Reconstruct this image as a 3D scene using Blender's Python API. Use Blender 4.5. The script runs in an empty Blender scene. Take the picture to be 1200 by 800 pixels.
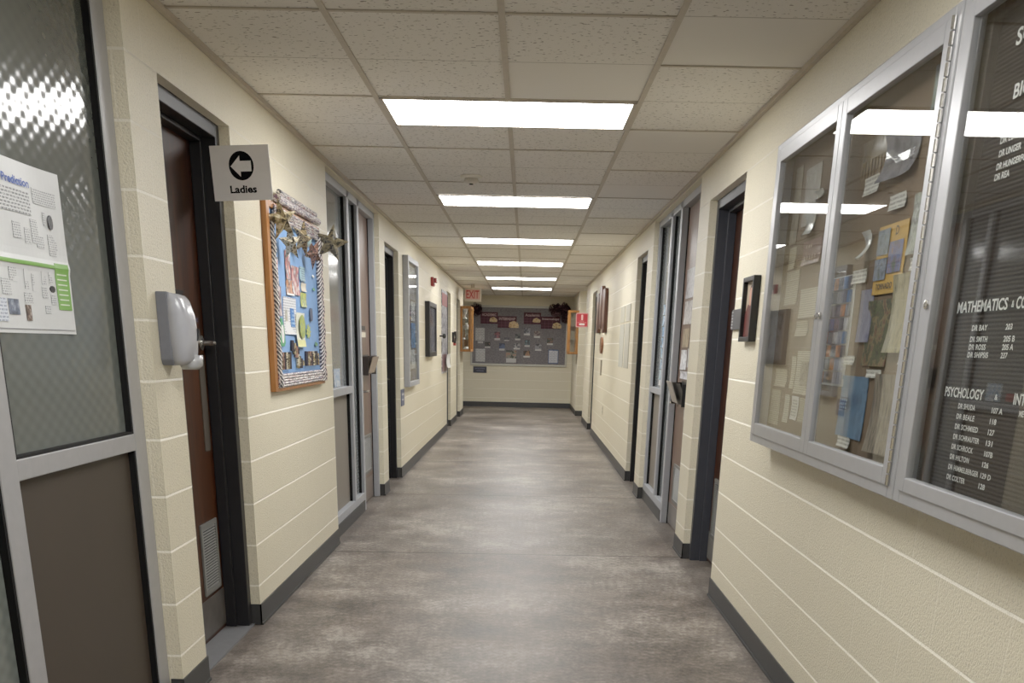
import bpy, bmesh, math, random
from mathutils import Vector, Matrix
random.seed(7)
C = bpy.context.scene.collection
PI = math.pi

# ------------------------------------------------------------------ room numbers (metres; x right, y down the hall, z up)
L, R, H = -1.1765, 1.2068, 2.416       # wall faces and ceiling
END = 23.6
T = 0.61                               # ceiling module
R0 = 3.898                             # first ceiling cross line

# ------------------------------------------------------------------ materials
def lin(c):
    return tuple((v / 255 / 12.92) if v / 255 <= .04045 else ((v / 255 + .055) / 1.055) ** 2.4 for v in c) + (1.0,)

class N:
    """small helper round a node tree"""
    def __init__(s, name):
        s.m = bpy.data.materials.new(name); s.m.use_nodes = True
        s.t = s.m.node_tree; s.t.nodes.clear()
        s.out = s.n('ShaderNodeOutputMaterial')
    def n(s, typ, **kw):
        nd = s.t.nodes.new(typ)
        for k, v in kw.items(): setattr(nd, k, v)
        return nd
    def l(s, a, b): s.t.links.new(a, b)
    def set(s, sock, v):
        if hasattr(v, 'is_output'): s.l(v, sock)
        else: sock.default_value = v
    def math(s, op, a, b=0.0, c=0.0):
        nd = s.n('ShaderNodeMath', operation=op)
        for i, v in enumerate((a, b, c)): s.set(nd.inputs[i], v)
        return nd.outputs[0]
    def mix(s, f, a, b):
        nd = s.n('ShaderNodeMix', data_type='RGBA')
        s.set(nd.inputs[0], f); s.set(nd.inputs[6], a); s.set(nd.inputs[7], b)
        return nd.outputs[2]
    def ramp(s, f, stops, interp='LINEAR'):
        nd = s.n('ShaderNodeValToRGB'); cr = nd.color_ramp; cr.interpolation = interp
        while len(cr.elements) < len(stops): cr.elements.new(0.5)
        for e, (p, c) in zip(cr.elements, stops): e.position = p; e.color = c
        s.l(f, nd.inputs[0]); return nd.outputs[0]
    def noise(s, vec, scale, detail=3, rough=.55):
        nd = s.n('ShaderNodeTexNoise'); nd.inputs['Scale'].default_value = scale
        nd.inputs['Detail'].default_value = detail; nd.inputs['Roughness'].default_value = rough
        if vec is not None: s.l(vec, nd.inputs['Vector'])
        return nd.outputs[0]
    def comb(s, x, y, z):
        nd = s.n('ShaderNodeCombineXYZ')
        for i, v in enumerate((x, y, z)): s.set(nd.inputs[i], v)
        return nd.outputs[0]
    def pos(s):
        g = s.n('ShaderNodeNewGeometry'); sp = s.n('ShaderNodeSeparateXYZ')
        s.l(g.outputs['Position'], sp.inputs[0])
        return g.outputs['Position'], sp.outputs[0], sp.outputs[1], sp.outputs[2]
    def gen(s):
        g = s.n('ShaderNodeTexCoord'); sp = s.n('ShaderNodeSeparateXYZ')
        s.l(g.outputs['Generated'], sp.inputs[0])
        return g.outputs['Generated'], sp.outputs[0], sp.outputs[1], sp.outputs[2]
    def objc(s):
        g = s.n('ShaderNodeTexCoord'); return g.outputs['Object']
    def bump(s, h, strength=.5, dist=.002):
        nd = s.n('ShaderNodeBump'); nd.inputs['Strength'].default_value = strength
        nd.inputs['Distance'].default_value = dist; s.l(h, nd.inputs['Height']); return nd.outputs[0]
    def pbr(s, col, rough=.5, metal=0.0, normal=None, spec=.5, **kw):
        p = s.n('ShaderNodeBsdfPrincipled')
        s.set(p.inputs['Base Color'], col); s.set(p.inputs['Roughness'], rough); s.set(p.inputs['Metallic'], metal)
        p.inputs['Specular IOR Level'].default_value = spec
        if normal is not None: s.l(normal, p.inputs['Normal'])
        for k, v in kw.items(): s.set(p.inputs[k], v)
        s.l(p.outputs[0], s.out.inputs[0]); return s.m

def plain(name, rgb, rough=.5, metal=0.0, spec=.5, var=.06, scale=30, bump=0.0):
    k = N(name); nz = k.noise(k.pos()[0], scale)
    c = lin(rgb)
    d = tuple(max(0, v * (1 - var)) for v in c[:3]) + (1,); e = tuple(min(1, v * (1 + var)) for v in c[:3]) + (1,)
    col = k.ramp(nz, [(.3, d), (.7, e)])
    nrm = k.bump(nz, bump, .002) if bump else None
    return k.pbr(col, rough, metal, nrm, spec)

def m_wall():
    k = N('painted_block'); p, x, y, z = k.pos()
    u = k.math('SUBTRACT', k.math('ADD', k.math('ADD', x, y), 40.0), .115)
    v = k.comb(u, z, 0.0)
    br = k.n('ShaderNodeTexBrick'); br.offset = .5; br.offset_frequency = 2; br.squash = 1
    k.l(v, br.inputs['Vector'])
    for nme, val in (('Scale', 1.0), ('Mortar Size', .0045), ('Mortar Smooth', .35), ('Bias', 0.0), ('Brick Width', .4), ('Row Height', .2)):
        br.inputs[nme].default_value = val
    br.inputs['Color1'].default_value = (.55, .55, .55, 1); br.inputs['Color2'].default_value = (.45, .45, .45, 1); br.inputs['Mortar'].default_value = (.5, .5, .5, 1)
    n1 = k.noise(p, 1.3, 3); n2 = k.noise(p, 130, 3, .6)
    base = k.mix(k.math('MULTIPLY', n1, .5), lin((228, 219, 192)), lin((218, 209, 178)))
    # bed joints are raked, head joints almost painted over
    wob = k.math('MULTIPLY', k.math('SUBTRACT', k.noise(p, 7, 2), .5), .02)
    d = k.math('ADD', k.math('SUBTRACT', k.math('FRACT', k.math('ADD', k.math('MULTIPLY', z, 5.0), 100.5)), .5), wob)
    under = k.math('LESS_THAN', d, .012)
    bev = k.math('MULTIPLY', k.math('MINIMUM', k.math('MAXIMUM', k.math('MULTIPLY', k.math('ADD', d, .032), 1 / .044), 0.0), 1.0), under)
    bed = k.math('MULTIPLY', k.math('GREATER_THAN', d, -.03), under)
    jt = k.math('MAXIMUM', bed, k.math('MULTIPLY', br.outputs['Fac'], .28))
    pits = k.ramp(n2, [(.34, (1, 1, 1, 1)), (.42, (0, 0, 0, 1))])
    base = k.mix(k.math('MULTIPLY', pits, .35), base, lin((150, 142, 120)))
    base = k.mix(k.math('MULTIPLY', jt, .6), base, lin((252, 247, 232)))  # paler joint colour, with the highlight along the raked joints painted in
    h = k.math('SUBTRACT', k.math('MULTIPLY', n2, 1.25), k.math('ADD', k.math('MULTIPLY', bev, 1.1), k.math('MULTIPLY', br.outputs['Fac'], .2)))
    return k.pbr(base, .42, 0, k.bump(h, .8, .004), .5)

def m_floor():
    k = N('polished_concrete'); p, x, y, z = k.pos()
    st = k.comb(k.math('MULTIPLY', x, 1.1), y, 0.0)
    a = k.noise(st, .9, 5, .6); b = k.noise(st, 4.2, 6, .72); c = k.noise(st, 34, 6, .8)
    f = k.math('ADD', k.math('MULTIPLY', a, .36), k.math('ADD', k.math('MULTIPLY', b, .34), k.math('MULTIPLY', c, .36)))
    warm = k.noise(st, 2.1, 3)
    col = k.ramp(f, [(.42, lin((54, 48, 44))), (.50, lin((94, 86, 79))), (.55, lin((118, 110, 102))), (.63, lin((166, 158, 149)))])
    col = k.mix(k.math('MULTIPLY', k.ramp(warm, [(.45, (0, 0, 0, 1)), (.62, (1, 1, 1, 1))]), .18), col, lin((110, 95, 82)))
    # worn edge along both walls
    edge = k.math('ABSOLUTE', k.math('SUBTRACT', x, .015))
    ew = k.math('MULTIPLY', k.ramp(edge, [(.0, (0, 0, 0, 1)), (1.0, (1, 1, 1, 1))]), 1.0)
    grime = k.ramp(k.math('ADD', edge, k.math('MULTIPLY', b, .35)), [(.0, (0, 0, 0, 1)), (.999, (.0, .0, .0, 1))])
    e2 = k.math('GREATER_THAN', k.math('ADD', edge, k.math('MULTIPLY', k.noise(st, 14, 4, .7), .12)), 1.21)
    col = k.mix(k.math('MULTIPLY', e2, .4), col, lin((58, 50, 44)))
    # saw-cut joints
    js = None
    for yc in (3.78, 6.56, 9.3, 12.1, 15.2, 18.3):
        d = k.math('ABSOLUTE', k.math('SUBTRACT', y, k.math('ADD', yc, k.math('MULTIPLY', x, .03))))
        g = k.math('SUBTRACT', 1.0, k.math('MINIMUM', k.math('MULTIPLY', d, 60.0), 1.0))
        js = g if js is None else k.math('MAXIMUM', js, g)
    col = k.mix(k.math('MULTIPLY', js, .85), col, lin((34, 30, 27)))
    rough = k.math('ADD', .22, k.math('MULTIPLY', b, .4))
    return k.pbr(col, rough, 0, k.bump(k.math('SUBTRACT', k.math('ADD', k.math('MULTIPLY', c, 1.4), k.math('MULTIPLY', b, 1.5)), k.math('MULTIPLY', js, 2.0)), .3, .004), .2)

def m_tile(name, pitted):
    k = N(name); p, x, y, z = k.pos()
    q = k.n('ShaderNodeMapping'); q.inputs['Scale'].default_value = (1, 1.7, 1); q.inputs['Rotation'].default_value = (0, 0, .5); k.l(p, q.inputs['Vector'])
    n1 = k.noise(q.outputs[0], 46, 2, .5); n2 = k.noise(p, 240, 2)
    col = k.mix(k.noise(p, 1.0, 2), lin((238, 235, 230)), lin((230, 226, 219)))
    # a thin scored line at every module
    r = k.math('MULTIPLY', k.math('SUBTRACT', y, R0), 1 / T)
    fr = k.math('ABSOLUTE', k.math('SUBTRACT', k.math('FRACT', k.math('ADD', r, 20.5)), .5))
    ln = k.math('LESS_THAN', fr, .0055)
    if pitted:
        pit = k.ramp(n1, [(.63, (0, 0, 0, 1)), (.665, (1, 1, 1, 1))])
        col = k.mix(k.math('MULTIPLY', pit, .75), col, lin((98, 88, 76)))
    col = k.mix(k.math('MULTIPLY', ln, .6), col, lin((110, 100, 86)))
    h = k.math('SUBTRACT', k.math('MULTIPLY', n2, .4), k.math('MULTIPLY', n1, .8 if pitted else .1))
    return k.pbr(col, .9, 0, k.bump(h, .3, .002), .1)

def m_wood(name, dark, light, rough=.35, axis='Z', scale=1.0):
    k = N(name); p = k.objc()
    q = k.n('ShaderNodeMapping')
    q.inputs['Scale'].default_value = {'Z': (14 * scale, 14 * scale, .9 * scale), 'X': (.9 * scale, 14 * scale, 14 * scale), 'Y': (14 * scale, .9 * scale, 14 * scale)}[axis]
    k.l(p, q.inputs['Vector'])
    a = k.noise(q.outputs[0], 2.2, 5, .65); b = k.noise(q.outputs[0], 9, 3, .6)
    f = k.math('ADD', k.math('MULTIPLY', a, .75), k.math('MULTIPLY', b, .3))
    col = k.ramp(f, [(.36, lin(dark)), (.66, lin(light))])
    return k.pbr(col, rough, 0, k.bump(f, .12, .001), .28)

def m_diamond_glass(name, c0, c1, rough=.16, relief=.07):
    """figured privacy glass: a pressed diamond lattice"""
    k = N(name); p, x, y, z = k.pos()
    s = 90.0
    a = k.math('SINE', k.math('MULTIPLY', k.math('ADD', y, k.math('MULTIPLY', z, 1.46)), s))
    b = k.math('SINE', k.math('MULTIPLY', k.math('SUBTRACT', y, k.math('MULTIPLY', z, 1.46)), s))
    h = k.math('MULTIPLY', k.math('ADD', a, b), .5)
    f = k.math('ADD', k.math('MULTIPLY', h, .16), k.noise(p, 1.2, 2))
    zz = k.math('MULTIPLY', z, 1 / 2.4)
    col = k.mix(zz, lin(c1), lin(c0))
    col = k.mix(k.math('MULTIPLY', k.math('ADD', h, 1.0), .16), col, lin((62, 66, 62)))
    pr = k.pbr(col, rough, 0, k.bump(h, relief, .004), .7)
    return pr

def m_clear_glass():
    k = N('clear_glass')
    lw = k.n('ShaderNodeLayerWeight'); lw.inputs[0].default_value = .5
    f = k.math('ADD', k.math('MULTIPLY', k.math('POWER', lw.outputs['Facing'], 5.0), .5), .055)
    tr = k.n('ShaderNodeBsdfTransparent'); tr.inputs[0].default_value = (.93, .94, .93, 1)
    gl = k.n('ShaderNodeBsdfGlossy'); gl.inputs['Roughness'].default_value = .012
    mx = k.n('ShaderNodeMixShader'); k.l(f, mx.inputs[0]); k.l(tr.outputs[0], mx.inputs[1]); k.l(gl.outputs[0], mx.inputs[2])
    k.l(mx.outputs[0], k.out.inputs[0]); return k.m

def m_emit(name, rgb, s):
    k = N(name); e = k.n('ShaderNodeEmission'); e.inputs[0].default_value = lin(rgb)
    p = k.gen()
    nz = k.noise(p[0], 3, 1)
    st = k.math('MULTIPLY', k.math('ADD', .97, k.math('MULTIPLY', nz, .06)), s)
    k.l(st, e.inputs[1]); k.l(e.outputs[0], k.out.inputs[0]); return k.m

def m_print(name, paper=(228, 226, 220), ink=(90, 90, 95), row=.010, word=.03, seed=0, dens=.75, spec=.3, rough=.6):
    """a printed page: rows of little words in blocks"""
    k = N(name); p, x, y, z = k.pos()
    v = k.comb(k.math('ADD', k.math('ADD', x, y), seed * .37), k.math('ADD', z, seed * .113), 0.0)
    br = k.n('ShaderNodeTexBrick'); br.offset = .37; br.offset_frequency = 2
    k.l(v, br.inputs['Vector'])
    for nme, val in (('Scale', 1.0), ('Mortar Size', row * .24), ('Mortar Smooth', .1), ('Brick Width', word), ('Row Height', row)):
        br.inputs[nme].default_value = val
    blk = k.math('GREATER_THAN', k.noise(v, 9.0, 1), .5 - (dens - .5) * .3)
    ltr = k.math('GREATER_THAN', k.noise(v, 260, 1), .42)
    f = k.math('MULTIPLY', k.math('MULTIPLY', k.math('SUBTRACT', 1.0, br.outputs['Fac']), blk), ltr)
    col = k.mix(k.math('MULTIPLY', f, .8), lin(paper), lin(ink))
    return k.pbr(col, rough, 0, None, spec)

def m_photo(name, cols, scale=10, seed=0, rough=.35, stretch=(1, 1, 1), detail=3, interp='LINEAR'):
    """a photographic print: soft patches of the given colours"""
    k = N(name); p = k.pos()[0]
    q = k.n('ShaderNodeMapping'); q.inputs['Scale'].default_value = stretch; q.inputs['Location'].default_value = (seed * 3.1, seed * 1.7, seed * 2.3)
    k.l(p, q.inputs['Vector'])
    f = k.noise(q.outputs[0], scale, detail, .6)
    n = len(cols)
    col = k.ramp(f, [(.32 + .36 * i / max(1, n - 1), lin(c)) for i, c in enumerate(cols)], interp)
    return k.pbr(col, rough, 0, None, .4)

def m_felt(name, a, b, scale=55, stretch=(1, 1, 2.2)):
    k = N(name); p = k.pos()[0]
    q = k.n('ShaderNodeMapping'); q.inputs['Scale'].default_value = stretch; k.l(p, q.inputs['Vector'])
    f = k.noise(q.outputs[0], scale, 4, .7)
    return k.pbr(k.ramp(f, [(.35, lin(a)), (.65, lin(b))]), .95, 0, k.bump(f, .3, .002), .1)

def m_ribbed(name, a, b):
    k = N(name); p, x, y, z = k.pos()
    f = k.math('MULTIPLY', k.math('ADD', k.math('SINE', k.math('MULTIPLY', z, 2 * PI / .0095)), 1.0), .5)
    return k.pbr(k.mix(f, lin(a), lin(b)), .85, 0, k.bump(f, .5, .003), .2)

def m_spiral(name, a, b, pitch=.035, tw=1.0):
    k = N(name); p, x, y, z = k.pos()
    f = k.math('ADD', k.math('MULTIPLY', k.math('ADD', z, k.math('MULTIPLY', k.math('ADD', x, y), tw)), 1 / pitch), k.math('MULTIPLY', k.noise(p, 60, 2), .9))
    g = k.math('GREATER_THAN', k.math('FRACT', f), .45)
    return k.pbr(k.mix(g, lin(a), lin(b)), .6)

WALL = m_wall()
FLOOR = m_floor()
TILE = m_tile('pitted_tile', True)
TILE2 = m_tile('smooth_tile', False)
GRID = plain('grid_metal', (186, 176, 160), .5, 0, .4)
BASE = plain('vinyl_base', (46, 46, 46), .5, 0, .35)
ALU = plain('anodised_aluminium', (168, 168, 170), .38, .35, .5, .04)
ALUD = plain('grey_painted_steel', (162, 165, 171), .42, .2, .5, .04)
GASK = plain('black_gasket', (5, 5, 6), .7, 0, .2)
DARKP = plain('dark_brown_panel', (54, 46, 38), .5, 0, .3, .05, 4)
TAUPE = plain('taupe_panel', (122, 114, 104), .5, 0, .4, .05, 4)
CHAR = plain('charcoal_paint', (21, 21, 24), .45, 0, .3)
CHAR2 = plain('black_paint', (9, 9, 12), .45, 0, .3)
STEELB = plain('blue_grey_paint', (42, 44, 51), .45, 0, .35)
WOODD = m_wood('dark_door_wood', (20, 9, 5), (66, 33, 13), .4)
WOODB = m_wood('brown_door_wood', (84, 62, 50), (116, 90, 76), .36)
WOODK = m_wood('black_door_wood', (10, 9, 11), (18, 16, 18), .4)
OAK = m_wood('oak', (124, 76, 32), (176, 120, 60), .4)
OAKB = m_wood('oak_frame', (118, 70, 30), (168, 108, 54), .4)
PLAQ = m_wood('walnut', (52, 30, 24), (92, 56, 44), .35)
CHROME = plain('chrome', (196, 194, 188), .22, .95, .5, .03)
BRUSH = plain('brushed_steel', (150, 148, 142), .42, .7, .5, .06)
GRILLE = plain('grille_metal', (112, 112, 108), .5, .3, .5)
BLACK = plain('black_plastic', (12, 12, 13), .45, 0, .3)
WHITE = plain('white_paper', (226, 226, 222), .6, 0, .3, .02)
CREAM = plain('cream_paper', (214, 206, 184), .6, 0, .3, .04)
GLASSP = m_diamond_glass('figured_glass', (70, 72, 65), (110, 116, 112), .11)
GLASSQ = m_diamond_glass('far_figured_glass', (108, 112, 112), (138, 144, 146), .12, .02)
CLEAR = m_clear_glass()
LENS = m_emit('light_lens', (255, 253, 250), 19.5)
LENSD = m_emit('dim_light_lens', (255, 253, 250), 17.0)

# ------------------------------------------------------------------ mesh building
class MB:
    """collects world-space faces; build() links them as ONE object whose origin is the given point"""
    def __init__(s): s.v = []; s.f = []; s.mi = []; s.cur = 0
    def add(s, vs, fs):
        o = len(s.v); s.v += [tuple(v) for v in vs]
        for f in fs: s.f.append(tuple(o + i for i in f)); s.mi.append(s.cur)
        return s
    def box(s, x0, x1, y0, y1, z0, z1):
        x0, x1 = sorted((x0, x1)); y0, y1 = sorted((y0, y1)); z0, z1 = sorted((z0, z1))
        return s.add([(x0, y0, z0), (x1, y0, z0), (x1, y1, z0), (x0, y1, z0), (x0, y0, z1), (x1, y0, z1), (x1, y1, z1), (x0, y1, z1)],
                     [(0, 3, 2, 1), (4, 5, 6, 7), (0, 1, 5, 4), (1, 2, 6, 5), (2, 3, 7, 6), (3, 0, 4, 7)])
    def tube(s, pts, r, n=10, caps=True):
        pts = [Vector(p) for p in pts]; rings = []
        rr = r if isinstance(r, (list, tuple)) else [r] * len(pts)
        for i, p in enumerate(pts):
            d = (pts[min(i + 1, len(pts) - 1)] - pts[max(i - 1, 0)]).normalized()
            u = d.cross(Vector((0, 0, 1)) if abs(d.z) < .9 else Vector((1, 0, 0))).normalized(); w = d.cross(u)
            rings.append([p + (u * math.cos(2 * PI * j / n) + w * math.sin(2 * PI * j / n)) * rr[i] for j in range(n)])
        vs = [q for ring in rings for q in ring]; fs = []
        for i in range(len(pts) - 1):
            for j in range(n):
                fs.append((i * n + j, i * n + (j + 1) % n, (i + 1) * n + (j + 1) % n, (i + 1) * n + j))
        if caps: fs += [tuple(range(n - 1, -1, -1)), tuple((len(pts) - 1) * n + j for j in range(n))]
        return s.add(vs, fs)
    def lathe(s, c, prof, n=24, axis='z'):
        c = Vector(c); vs = []; fs = []
        for r, h in prof:
            for j in range(n):
                a = 2 * PI * j / n
                d = (r * math.cos(a), r * math.sin(a), h) if axis == 'z' else ((r * math.cos(a), h, r * math.sin(a)) if axis == 'y' else (h, r * math.cos(a), r * math.sin(a)))
                vs.append(c + Vector(d))
        m = len(prof)
        for i in range(m - 1):
            for j in range(n): fs.append((i * n + j, i * n + (j + 1) % n, (i + 1) * n + (j + 1) % n, (i + 1) * n + j))
        fs += [tuple(range(n)), tuple((m - 1) * n + j for j in range(n))]
        return s.add(vs, fs)
    # --- things on a wall: a along the wall, z up, w out of the wall
    def sbox(s, side, a0, a1, z0, z1, w0, w1):
        p = wp(side, a0, z0, w0); q = wp(side, a1, z1, w1)
        return s.box(p[0], q[0], p[1], q[1], p[2], q[2])
    def spoly(s, side, pts, w0, w1):
        """prism from (a,z) outline between w0 and w1"""
        n = len(pts); vs = [wp(side, a, z, w1) for a, z in pts] + [wp(side, a, z, w0) for a, z in pts]
        fs = [tuple(range(n)), tuple(range(2 * n - 1, n - 1, -1))] + [(i, i + n, (i + 1) % n + n, (i + 1) % n) for i in range(n)]
        return s.add(vs, fs)
    def sdisc(s, side, a, z, r, w0, w1, n=32, rz=None):
        return s.spoly(side, [(a + r * math.cos(2 * PI * i / n), z + (rz or r) * math.sin(2 * PI * i / n)) for i in range(n)], w0, w1)
    def sgrid(s, side, a0, a1, z0, z1, fw, na=8, nz=8, th=.0015):
        """a sheet bent by fw(u,v) out of the wall"""
        vs = []; fs = []
        for k in (0, 1):
            for j in range(nz + 1):
                for i in range(na + 1):
                    u, v = i / na, j / nz
                    vs.append(wp(side, a0 + (a1 - a0) * u, z0 + (z1 - z0) * v, fw(u, v) - k * th))
        m = (na + 1) * (nz + 1)
        for j in range(nz):
            for i in range(na):
                q = (j * (na + 1) + i, j * (na + 1) + i + 1, (j + 1) * (na + 1) + i + 1, (j + 1) * (na + 1) + i)
                fs.append(q); fs.append(tuple(m + t for t in reversed(q)))
        rim = [i for i in range(na + 1)] + [j * (na + 1) + na for j in range(1, nz + 1)] + [nz * (na + 1) + i for i in range(na - 1, -1, -1)] + [j * (na + 1) for j in range(nz - 1, 0, -1)]
        for i in range(len(rim)):
            a, b = rim[i], rim[(i + 1) % len(rim)]; fs.append((b, a, m + a, m + b))
        return s.add(vs, fs)
    def build(s, name, mat, parent=None, origin=None, bevel=0.0, smooth=False, label=None):
        if parent is not None: o0 = Vector(parent['_o'])
        elif origin is not None: o0 = Vector(origin)
        else: o0 = Vector((0, 0, 0))
        me = bpy.data.meshes.new(name)
        me.from_pydata([tuple(Vector(v) - o0) for v in s.v], [], s.f)
        for m in (mat if isinstance(mat, (list, tuple)) else [mat]): me.materials.append(m)
        for p, i in zip(me.polygons, s.mi): p.material_index = i
        bm = bmesh.new(); bm.from_mesh(me); bmesh.ops.recalc_face_normals(bm, faces=bm.faces); bm.to_mesh(me); bm.free()
        if smooth:
            for p in me.polygons: p.use_smooth = True
        ob = bpy.data.objects.new(name, me); C.objects.link(ob)
        if bevel:
            b = ob.modifiers.new('bevel', 'BEVEL'); b.width = bevel; b.segments = 2; b.limit_method = 'ANGLE'
        if parent is not None:
            ob.parent = parent; ob['_o'] = tuple(o0)
        else:
            ob.location = o0; ob['_o'] = tuple(o0)
        if label: ob['label'] = label
        return ob

def wp(side, a, z, w):
    if side == 'left': return (L + w, a, z)
    if side == 'right': return (R - w, a, z)
    if side == 'end': return (a, END - w, z)
    return (a, side - w, z)             # a number: a plane facing the camera at that y
SG = lambda side: -1 if side == 'right' else 1

def tag(o, label, cat, group=None, kind=None):
    o['label'] = label; o['category'] = cat
    if group: o['group'] = group
    if kind: o['kind'] = kind
    return o
def thing(name, label, cat, loc, group=None, kind=None):
    o = bpy.data.objects.new(name, None); C.objects.link(o); o.location = loc; o['_o'] = tuple(loc)
    o.empty_display_size = .1
    return tag(o, label, cat, group, kind)
def sthing(side, name, label, cat, a, z, w=0.0, group=None, kind=None):
    return thing(name, label, cat, wp(side, a, z, w), group, kind)

_tc = {}
def text_geo(txt, bold=0.0, sp=1.0):
    key = (txt, bold, sp)
    if key in _tc: return _tc[key]
    cu = bpy.data.curves.new('txt', 'FONT'); cu.body = txt; cu.size = 1; cu.offset = bold; cu.resolution_u = 3; cu.space_character = sp
    ob = bpy.data.objects.new('txt', cu); C.objects.link(ob)
    bpy.context.view_layer.update()
    me = bpy.data.meshes.new_from_object(ob.evaluated_get(bpy.context.evaluated_depsgraph_get()))
    vs = [tuple(v.co) for v in me.vertices]; fs = [tuple(p.vertices) for p in me.polygons]
    bpy.data.objects.remove(ob); bpy.data.curves.remove(cu); bpy.data.meshes.remove(me)
    _tc[key] = (vs, fs); return _tc[key]
def text(mb, side, txt, a0, a1, z0, z1, w, bold=0.02, sp=1.0, slant=0.0):
    """letters filling the box; a0 is the left end as read"""
    vs, fs = text_geo(txt, bold, sp)
    xs = [v[0] for v in vs]; ys = [v[1] for v in vs]
    x0, x1, y0, y1 = min(xs), max(xs), min(ys), max(ys)
    out = []
    for v in vs:
        u = (v[0] - x0) / (x1 - x0); t = (v[1] - y0) / max(1e-6, y1 - y0)
        out.append(wp(side, a0 + (a1 - a0) * u, z0 + (z1 - z0) * t + slant * u, w))
    return mb.add(out, fs)

# ------------------------------------------------------------------ the setting
def struct(mb, name, mat, label, cat):
    return tag(mb.build(name, mat), label, cat, kind='structure')

b = MB(); b.box(-3.4, 3.2, -4, END + .2, -.12, 0)
struct(b, 'floor', FLOOR, 'worn polished concrete corridor floor with saw-cut joints', 'floor')

b = MB()
rows = range(-13, 33)
smooth_cells = {(1, 0), (0, 1), (3, 1), (11, 1), (6, 1)}
xs = [-3.4, L, -T, 0, T, R, 3.2]
for r in rows:
    for ci in range(6):
        x0, x1 = xs[ci], xs[ci + 1]; y0, y1 = R0 + r * T, R0 + (r + 1) * T
        if y0 > END + .1: continue
        b.cur = 1 if (r, ci - 3) in smooth_cells or (ci == 4 and (r, 1) in smooth_cells) else 0
        b.add([(x0, y0, H), (x1, y0, H), (x1, y1, H), (x0, y1, H)], [(0, 1, 2, 3)])
b.cur = 0
b.box(-3.4, 3.2, -4.1, END + .2, H + .02, H + .1)
struct(b, 'ceiling', [TILE, TILE2], 'suspended ceiling of pitted off-white tiles', 'ceiling')

g = MB()
yend = END
for x in (-T, 0, T): g.box(x - .012, x + .012, -4, yend, H - .006, H - .001)
for r in rows:
    y = R0 + r * T
    if y > END - .05: continue
    for ci in range(1, 5):
        par = 1 if ci == 4 else 0
        if r % 2 == par: g.box(xs[ci], xs[ci + 1], y - .008, y + .008, H - .005, H - .001)
g.box(L, L + .022, -4, 21.0, H - .02, H - .001); g.box(R - .022, R, -4, 19.3, H - .02, H - .001)
struct(g, 'trim_1', GRID, 'pale metal tee grid and wall angle of the suspended ceiling', 'ceiling grid')

TH = .24
def wall(side, segs, name, label):
    m = MB()
    for a0, a1, z0, z1 in segs: m.sbox(side, a0, a1, z0, z1, -TH, 0)
    return m
LSEG = [(-4, 1.0, 0, H), (1.0, 3.53, 2.40, H), (3.53, 3.82, 0, H), (3.82, 4.68, 2.2, H), (4.68, 6.81, 0, H), (6.81, 9.15, 2.385, H),
        (9.15, 9.48, 0, H), (9.48, 10.47, 2.2, H), (10.47, 16.7, 0, H), (16.7, 17.55, 2.15, H), (17.55, 19.05, 0, H), (19.05, 19.95, 2.15, H), (19.95, 21.0, 0, H)]
m = wall('left', LSEG, '', '')
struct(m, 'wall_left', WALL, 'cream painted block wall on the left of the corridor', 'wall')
m = MB(); m.box(-3.4, -3.2, 21, END, 0, H); m.box(-3.3, L - TH, 20.9, 21.0, 0, H)
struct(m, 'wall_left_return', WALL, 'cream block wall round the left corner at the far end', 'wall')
RSEG = [(-4, 5.52, 0, H), (5.52, 6.56, 2.2, H), (6.56, 6.94, 0, H), (6.94, 9.35, 2.385, H), (9.35, 9.75, 0, H), (9.75, 10.62, 2.2, H),
        (10.62, 16.5, 0, H), (16.5, 17.5, 2.2, H), (17.5, 19.3, 0, H)]
m = wall('right', RSEG, '', '')
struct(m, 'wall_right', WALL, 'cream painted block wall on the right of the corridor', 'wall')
m = MB(); m.box(1.165, 2.9, 21.0, END + .1, 0, H)
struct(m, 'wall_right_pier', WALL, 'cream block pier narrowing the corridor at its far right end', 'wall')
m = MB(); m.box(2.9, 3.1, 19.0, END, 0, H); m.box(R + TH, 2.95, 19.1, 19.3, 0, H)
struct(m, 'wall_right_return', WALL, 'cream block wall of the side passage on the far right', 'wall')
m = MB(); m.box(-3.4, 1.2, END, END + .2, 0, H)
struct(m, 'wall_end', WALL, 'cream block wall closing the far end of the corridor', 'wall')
m = MB(); m.box(-3.4, 3.2, -4.2, -4.0, 0, H)
struct(m, 'wall_back', WALL, 'cream block wall behind the viewer', 'wall')

def skirt(m, side, a0, a1):
    m.sbox(side, a0, a1, 0, .105, -.001, .006); m.sbox(side, a0, a1, 0, .012, 0, .012)
m = MB()
for a0, a1 in ((-4, 1.0), (3.53, 3.826), (4.674, 6.81), (9.144, 9.486), (10.464, 16.706), (17.544, 19.056), (19.944, 21.006)): skirt(m, 'left', a0, a1)
for a in (3.53, 4.68, 9.15, 10.47, 17.55, 19.95):        # returns that face the camera or away
    s_ = -1 if a not in (3.53,) else -1
    m.box(L - .045, L + .006, a - .006, a, 0, .105)
m.box(L - TH, L + .006, 21.0, 21.006, 0, .105)
struct(m, 'baseboard_left', BASE, 'dark grey vinyl base along the left wall', 'baseboard')
m = MB()
for a0, a1 in ((-4, 5.526), (6.554, 6.946), (9.344, 9.756), (10.614, 16.506), (17.494, 19.306)): skirt(m, 'right', a0, a1)
for a in (6.56, 9.35, 10.62, 17.5):
    m.box(R - .006, R + .045, a - .006, a, 0, .105)
m.box(1.159, 2.9, 20.994, 21.0, 0, .105); m.box(1.159, 1.165, 21, END, 0, .105)
struct(m, 'baseboard_right', BASE, 'dark grey vinyl base along the right wall', 'baseboard')
m = MB(); m.box(-3.2, 1.165, END - .006, END, 0, .11)
struct(m, 'baseboard_end', plain('black_base', (40, 40, 42), .45), 'black vinyl base under the far end wall', 'baseboard')

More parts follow.
